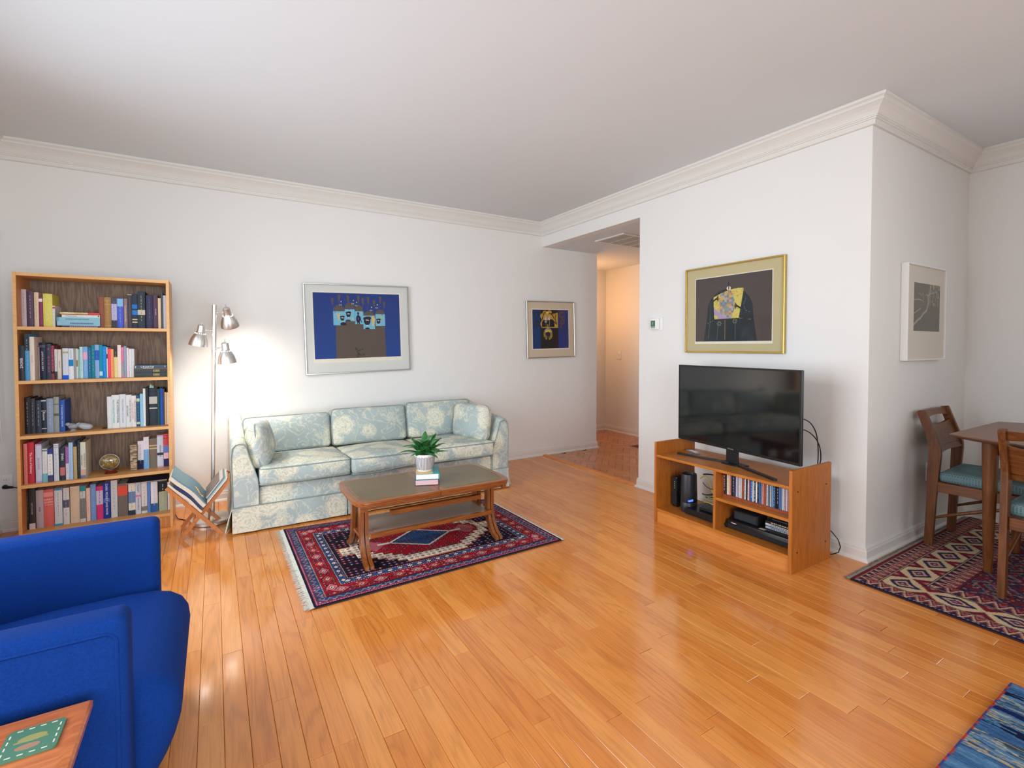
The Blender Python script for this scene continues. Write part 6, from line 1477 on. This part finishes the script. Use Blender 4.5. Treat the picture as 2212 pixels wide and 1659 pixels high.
rug_build('dining_rug', 'navy and red oriental rug with cream diamond border under the dining table', (2.768, 1.205), (4.488, 1.215), (2.768, -0.42), (4.488, -0.42), 430, 400, rug2, [((2.768, 1.205), (4.488, 1.215), -0.036, 800, 3)], (132, 124, 118), 0.009, (60, 26, 34))
# ------------------------------------------------------------------ blue striped rug, front right corner
def rug3(U, V, w=0.95, h=1.0):
    X, B = (1-U)*w, V*h; A = np.zeros(U.shape+(3,)); wob = X+.006*np.sin(B*14)+.004*np.sin(B*37+X*60)
    n = hsh(np.floor(wob/.0045), np.floor(B/.05+hsh(np.floor(wob/.0045), 0, 1)*9), 2); lo = .5+.5*np.sin(wob*62+1.3*np.sin(wob*23))
    a, b = np.array((38, 72, 116.)), np.array((96, 136, 168.)); A[:] = a+(b-a)*np.clip(.55*lo+.45*n, 0, 1)[..., None]
    for x0, x1, c, th_ in ((.075, .105, (16, 26, 58), .25), (.20, .225, (18, 34, 78), .3), (.30, .33, (14, 26, 56), .25)): A[(wob > x0) & (wob < x1) & (n > th_)] = c
    m = ((wob > .115) & (wob < .19)) | ((wob > .235) & (wob < .29)) | ((wob > .38) & (wob < .5)); A[m & (n > .70)] = (150, 150, 136); A[m & (n < .18)] = (58, 66, 66); A[m & (n > .40) & (n < .46)] = (176, 142, 84)
    A[(np.abs(wob-.062) < .0025) & (B > .08) & (B < .22)] = (150, 60, 60)
    ed = (X < .006) | (B < .006); A[ed] = (64, 60, 120); A[(X < .006) & (n > .5)] = (160, 60, 60); A[(B < .006) & (hsh(np.floor(X/.02), 0, 3) > .4)] = (170, 52, 48)
    A *= (1+.16*(hsh(np.floor(X/.003), np.floor(B/.006), 9)-.5))[..., None]
    return A
rug_build('striped_rug', 'blue streaky striped rug at the front right edge of the floor', (1.45, 0.526), (2.392, 0.528), (1.45, -0.47), (2.392, -0.47), 300, 260, rug3, [], (0, 0, 0), 0.010, (52, 60, 110))
# ------------------------------------------------------------------ dining table
dt = thing('dining_table', 'walnut dining table with a thin edged top and tapered round legs', 'dining table', (3.70, 0.25, 0.009))
def dtop(i, n=20):
    pts = []
    for k in range(n+1):
        t = -1+2*k/n; pts.append((3.306-0.115*(1-abs(t)**3.6)+i, 0.25-(0.735-i)*t*-1 if False else 0.25+(0.735-i)*t))
    pts2 = [(2*3.695-x, y) for x, y in pts][::-1]
    return pts+pts2
g = G(); g.loft([[(x, y, 0.712) for x, y in dtop(0.045)], [(x, y, 0.730) for x, y in dtop(0.004)], [(x, y, 0.736) for x, y in dtop(0.0)], [(x, y, 0.740) for x, y in dtop(0.002)]]); obj('tabletop', g, WALNUT, dt, 35)
for x in (3.461, 3.93):
    for y in (0.861, -0.36):
        g = G(); g.lathe([(0, 0.0103), (0.0165, 0.0103), (0.018, 0.014), (0.029, 0.45), (0.0335, 0.66), (0.0335, 0.7118), (0, 0.7118)], 28, Matrix.Translation((x, y, 0))); obj('leg', g, CHERRY, dt, 40)
for a in ((3.50, 3.89, 0.845, 0.868), (3.50, 3.89, -0.37, -0.347), (3.45, 3.472, -0.325, 0.826), (3.919, 3.941, -0.325, 0.826)):
    g = G(); g.box(*a, 0.635, 0.7118, 0.002); obj('apron', g, CHERRYH, dt)
# ------------------------------------------------------------------ dining chairs
SEATF = N('teal_seat_fabric'); SEATF.set(0.85, 0, 0.2)
vd = SEATF.new('ShaderNodeTexVoronoi', i_Scale=1.0, i_Randomness=0.0); SEATF.link(SEATF.pos((110, 110, 110), (0, 0, 0.785)), vd.inputs['Vector'])
SEATF.base(SEATF.ramp(vd.outputs['Distance'], [(0.26, lin((66, 88, 96))), (0.40, lin((108, 134, 138)))])); SEATF = SEATF.m
def make_chair(label):
    t = thing('dining_chair', label, 'chair', (0, 0, 0), 0, 'dining chairs at the walnut table')
    FZ = 0.0
    post = [(-0.024, FZ), (0.016, FZ), (0.030, 0.30), (0.048, 0.545), (0.046, 0.585), (0.030, 0.64), (-0.028, 0.800), (-0.034, 0.806), (-0.064, 0.800), (-0.070, 0.792), (-0.024, 0.655), (-0.012, 0.60), (-0.010, 0.55), (-0.014, 0.30)]
    for x in (-0.2, 0.2):
        g = G(); g.prism(post, 'x', x-0.0135, x+0.0135); obj('back_leg', g, CHERRY, t)
        g = G(); g.loft([[(x-0.013, 0.405, FZ), (x+0.013, 0.405, FZ), (x+0.013, 0.430, FZ), (x-0.013, 0.430, FZ)], [(x-0.016, 0.398, 0.385), (x+0.016, 0.398, 0.385), (x+0.016, 0.434, 0.385), (x-0.016, 0.434, 0.385)]]); obj('front_leg', g, CHERRY, t)
        g = G(); g.box(x-0.011, x+0.011, 0.034, 0.398, 0.328, 0.386, 0.002); obj('side_rail', g, CHERRYH, t)
        g = G(); g.tube([(x, 0.012, 0.165), (x, 0.12, 0.215), (x, 0.26, 0.275), (x, 0.402, 0.325)], [0.007, 0.0095, 0.0095, 0.007], 10); obj('stretcher', g, CHERRY, t, 60)
    g = G(); g.box(-0.186, 0.186, 0.412, 0.432, 0.328, 0.386, 0.002); obj('front_rail', g, CHERRYH, t)
    g = G(); g.box(-0.186, 0.186, 0.006, 0.026, 0.328, 0.386, 0.002); obj('back_rail', g, CHERRYH, t)
    def slat(zb, zt, name, cl, ch):
        g = G(); R = []
        for k in range(11):
            u = -1+2*k/10; x = 0.1862*u; bow = -0.014*(1-u*u)
            zl, zh = zb+cl*(1-u*u), zt+ch*(1-u*u); f = lambda z: 0.030-(z-0.64)*0.3625-0.022+bow
            R.append([(x, f(zl)-0.009, zl), (x, f(zl)+0.009, zl), (x, f(zh)+0.007, zh), (x, f(zh)-0.007, zh)])
        g.loft(R); return obj(name, g, CHERRYH, t, 40)
    slat(0.752, 0.798, 'top_rail', 0.012, 0.0); slat(0.592, 0.726, 'back_panel', 0.0, -0.020); slat(0.560, 0.590, 'lower_back_rail', 0.0, 0.0)
    g = G(); g.cushion(0.415, 0.40, 0.06, 0.022, 0.014, 0.004, 12, Matrix.Translation((0, 0.236, 0.418))); obj('seat', g, SEATF, t, 60)
    return t
ch1 = make_chair('dark wood dining chair with teal seat against the wall, back to the outlet')
ch1.location = (3.853, 1.176, 0.0103); ch1.rotation_euler = (0, 0, PI+0.035)
dup(ch1, (3.172, 0.537, 0.0103), -PI/2, 'dark wood dining chair nearest the living room, cut by the photo edge')
# ------------------------------------------------------------------ blue armchair
BLUEF = N('cobalt_wool'); BLUEF.set(0.85, 0, 0.15)
bn = BLUEF.noise(BLUEF.pos(), 260, 3); BLUEF.base(BLUEF.mix(bn, lin((2, 36, 100)), lin((6, 60, 142)))); BLUEF.bump(bn, 0.3, 0.001); BLUEF = BLUEF.m
arot = 0.0
ac = thing('armchair', 'cobalt blue upholstered slab armchair in front of the bookcase', 'armchair', (-0.165, 1.662, 0), arot)
AM = Matrix.Translation((-0.165, 1.662, 0)) @ Matrix.Rotation(arot, 4, 'Z')
def ag(): g = G(); g.M = AM.copy(); return g
for s_ in (-1, 1):
    yo, yi = s_*0.375, s_*0.288; rings = []
    g = ag(); y0, y1 = min(yo, yi), max(yo, yi)
    g.box(-0.80, 0.0, y0, y1, 0.015, 0.632, 0.022, 4); o = obj('arm', g, BLUEF, ac, 50)
    for v in (): pass
    for yy in ((y0+0.001,) if s_ < 0 else (y1-0.001,)):
        g = ag(); P = [(-0.79, yy, 0.605)]+[(-0.04+0.022*math.sin(a), yy, 0.583+0.022*math.cos(a)) for a in np.linspace(0, PI/2, 6)]+[(-0.018, yy, 0.02)]
        g.tube(P, 0.0042, 6); obj('piping', g, BLUEF, o, 60)
    g = ag(); g.tube([(-0.012, y0+0.02, 0.6255), (-0.012, y1-0.02, 0.6255)], 0.003, 6); obj('seam', g, BLUEF, o, 60)
seat = [(-0.68, 0.385), (-0.45, 0.412), (-0.25, 0.428), (-0.08, 0.430), (0.0, 0.424), (0.040, 0.412), (0.066, 0.392), (0.082, 0.362), (0.086, 0.330), (0.082, 0.295), (0.072, 0.258), (0.054, 0.215), (0.030, 0.172), (0.004, 0.140), (-0.02, 0.128), (-0.68, 0.128)]
g = ag(); R = []; er = 0.07
st = [(-0.287+er*(1-math.cos(a_)), er*(1-math.sin(a_))) for a_ in np.linspace(0, PI/2, 7)]
st += [(y_, 0.0) for y_ in np.linspace(-0.18, 0.18, 7)]+[(-y_, i_) for y_, i_ in st[::-1]]
for y, ins in st:
    R.append([(x-(ins*0.8*min(1, (x+.15)/.15) if x > -.15 else 0), y, z-ins*0.55*(z-0.28)/0.15) for x, z in seat])
g.loft(R); obj('seat', g, BLUEF, ac, 60)
g = ag(); g.box(-0.72, -0.02, -0.287, 0.287, 0.015, 0.127, 0.01, 2); obj('base', g, BLUEF, ac, 40)
g = ag(); g.prism([(-0.82, 0.015), (-0.70, 0.015), (-0.66, 0.40), (-0.72, 0.70), (-0.745, 0.722), (-0.79, 0.718), (-0.81, 0.69)], 'y', -0.2875, 0.2875); obj('backrest', g, BLUEF, ac, 40)
# ------------------------------------------------------------------ side table with its coaster
sd = thing('side_table', 'small orange brown wooden side table beside the blue armchair', 'side table', (-0.48, 1.0, 0))
SZ = 0.50
g = G(); o_ = lambda i: [(-0.216-i, 1.247-i), (-0.75+i, 1.247-i), (-0.75+i, 0.74+i), (-0.212-i, 0.74+i)]
g.loft([[(x, y, SZ-0.022) for x, y in o_(0.010)], [(x, y, SZ-0.012) for x, y in o_(0.0)], [(x, y, SZ-0.002) for x, y in o_(0.0)], [(x, y, SZ+0.002) for x, y in o_(0.004)], [(x, y, SZ+0.002) for x, y in o_(0.014)], [(x, y, SZ-0.0015) for x, y in o_(0.024)]]); obj('tabletop', g, SIDEW, sd, 25)
for x, y in ((-0.275, 1.195), (-0.70, 1.195), (-0.70, 0.795), (-0.275, 0.795)):
    g = G(); g.lathe([(0, 0.0), (0.011, 0.0), (0.019, SZ-0.0225), (0, SZ-0.0225)], 16, Matrix.Translation((x, y, 0))); obj('leg', g, SIDEW, sd, 40)
for a in ((-0.69, -0.285, 1.188, 1.202), (-0.69, -0.285, 0.788, 0.802), (-0.282, -0.268, 0.81, 1.18), (-0.707, -0.693, 0.81, 1.18)):
    g = G(); g.box(*a, SZ-0.075, SZ-0.0225); obj('apron', g, SIDEW, sd)
cz = SZ-0.0013; cxm, cym = -0.287, 1.170
g = G(); hc = 0.040; out = []
for k, (x, y, a0) in enumerate(((hc-.008, hc-.008, 0), (-hc+.008, hc-.008, PI/2), (-hc+.008, -hc+.008, PI), (hc-.008, -hc+.008, 1.5*PI))):
    for q in range(5): a = a0+PI/2*q/4; out.append((cxm+x+.008*math.cos(a), cym+y+.008*math.sin(a)))
g.prism(out, 'z', cz, cz+0.004)
co = obj('coaster', g, plain('coaster_green', (74, 120, 96), 0.55), None, 30, label='square green coaster with white dashes on the side table', cat='coaster')
g = G()
for s_ in (-1, 1):
    for k in range(4):
        t = -0.027+k*0.0155; g.box(cxm+t, cxm+t+0.008, cym+s_*0.034-0.0011, cym+s_*0.034+0.0011, cz+0.004, cz+0.0044); g.box(cxm+s_*0.034-0.0011, cxm+s_*0.034+0.0011, cym+t, cym+t+0.008, cz+0.004, cz+0.0044)
obj('dashes', g, plain('coaster_white', (214, 214, 190), 0.6), co)
g = G(); g.prism([(cxm+.020*math.cos(a), cym+0.006+.009*math.sin(a)) for a in np.linspace(0, 2*PI, 17)[:-1]], 'z', cz+0.004, cz+0.0044); g.box(cxm-.024, cxm+.022, cym-0.0012, cym+0.002, cz+0.004, cz+0.0045); obj('emblem', g, plain('coaster_olive', (148, 146, 88), 0.6), co)
g = G(); g.prism([(cxm-.002+.017*math.cos(a), cym-0.016+.0075*math.sin(a)) for a in np.linspace(0, 2*PI, 17)[:-1]], 'z', cz+0.004, cz+0.0044); obj('badge', g, plain('coaster_rust', (160, 122, 98), 0.6), co)
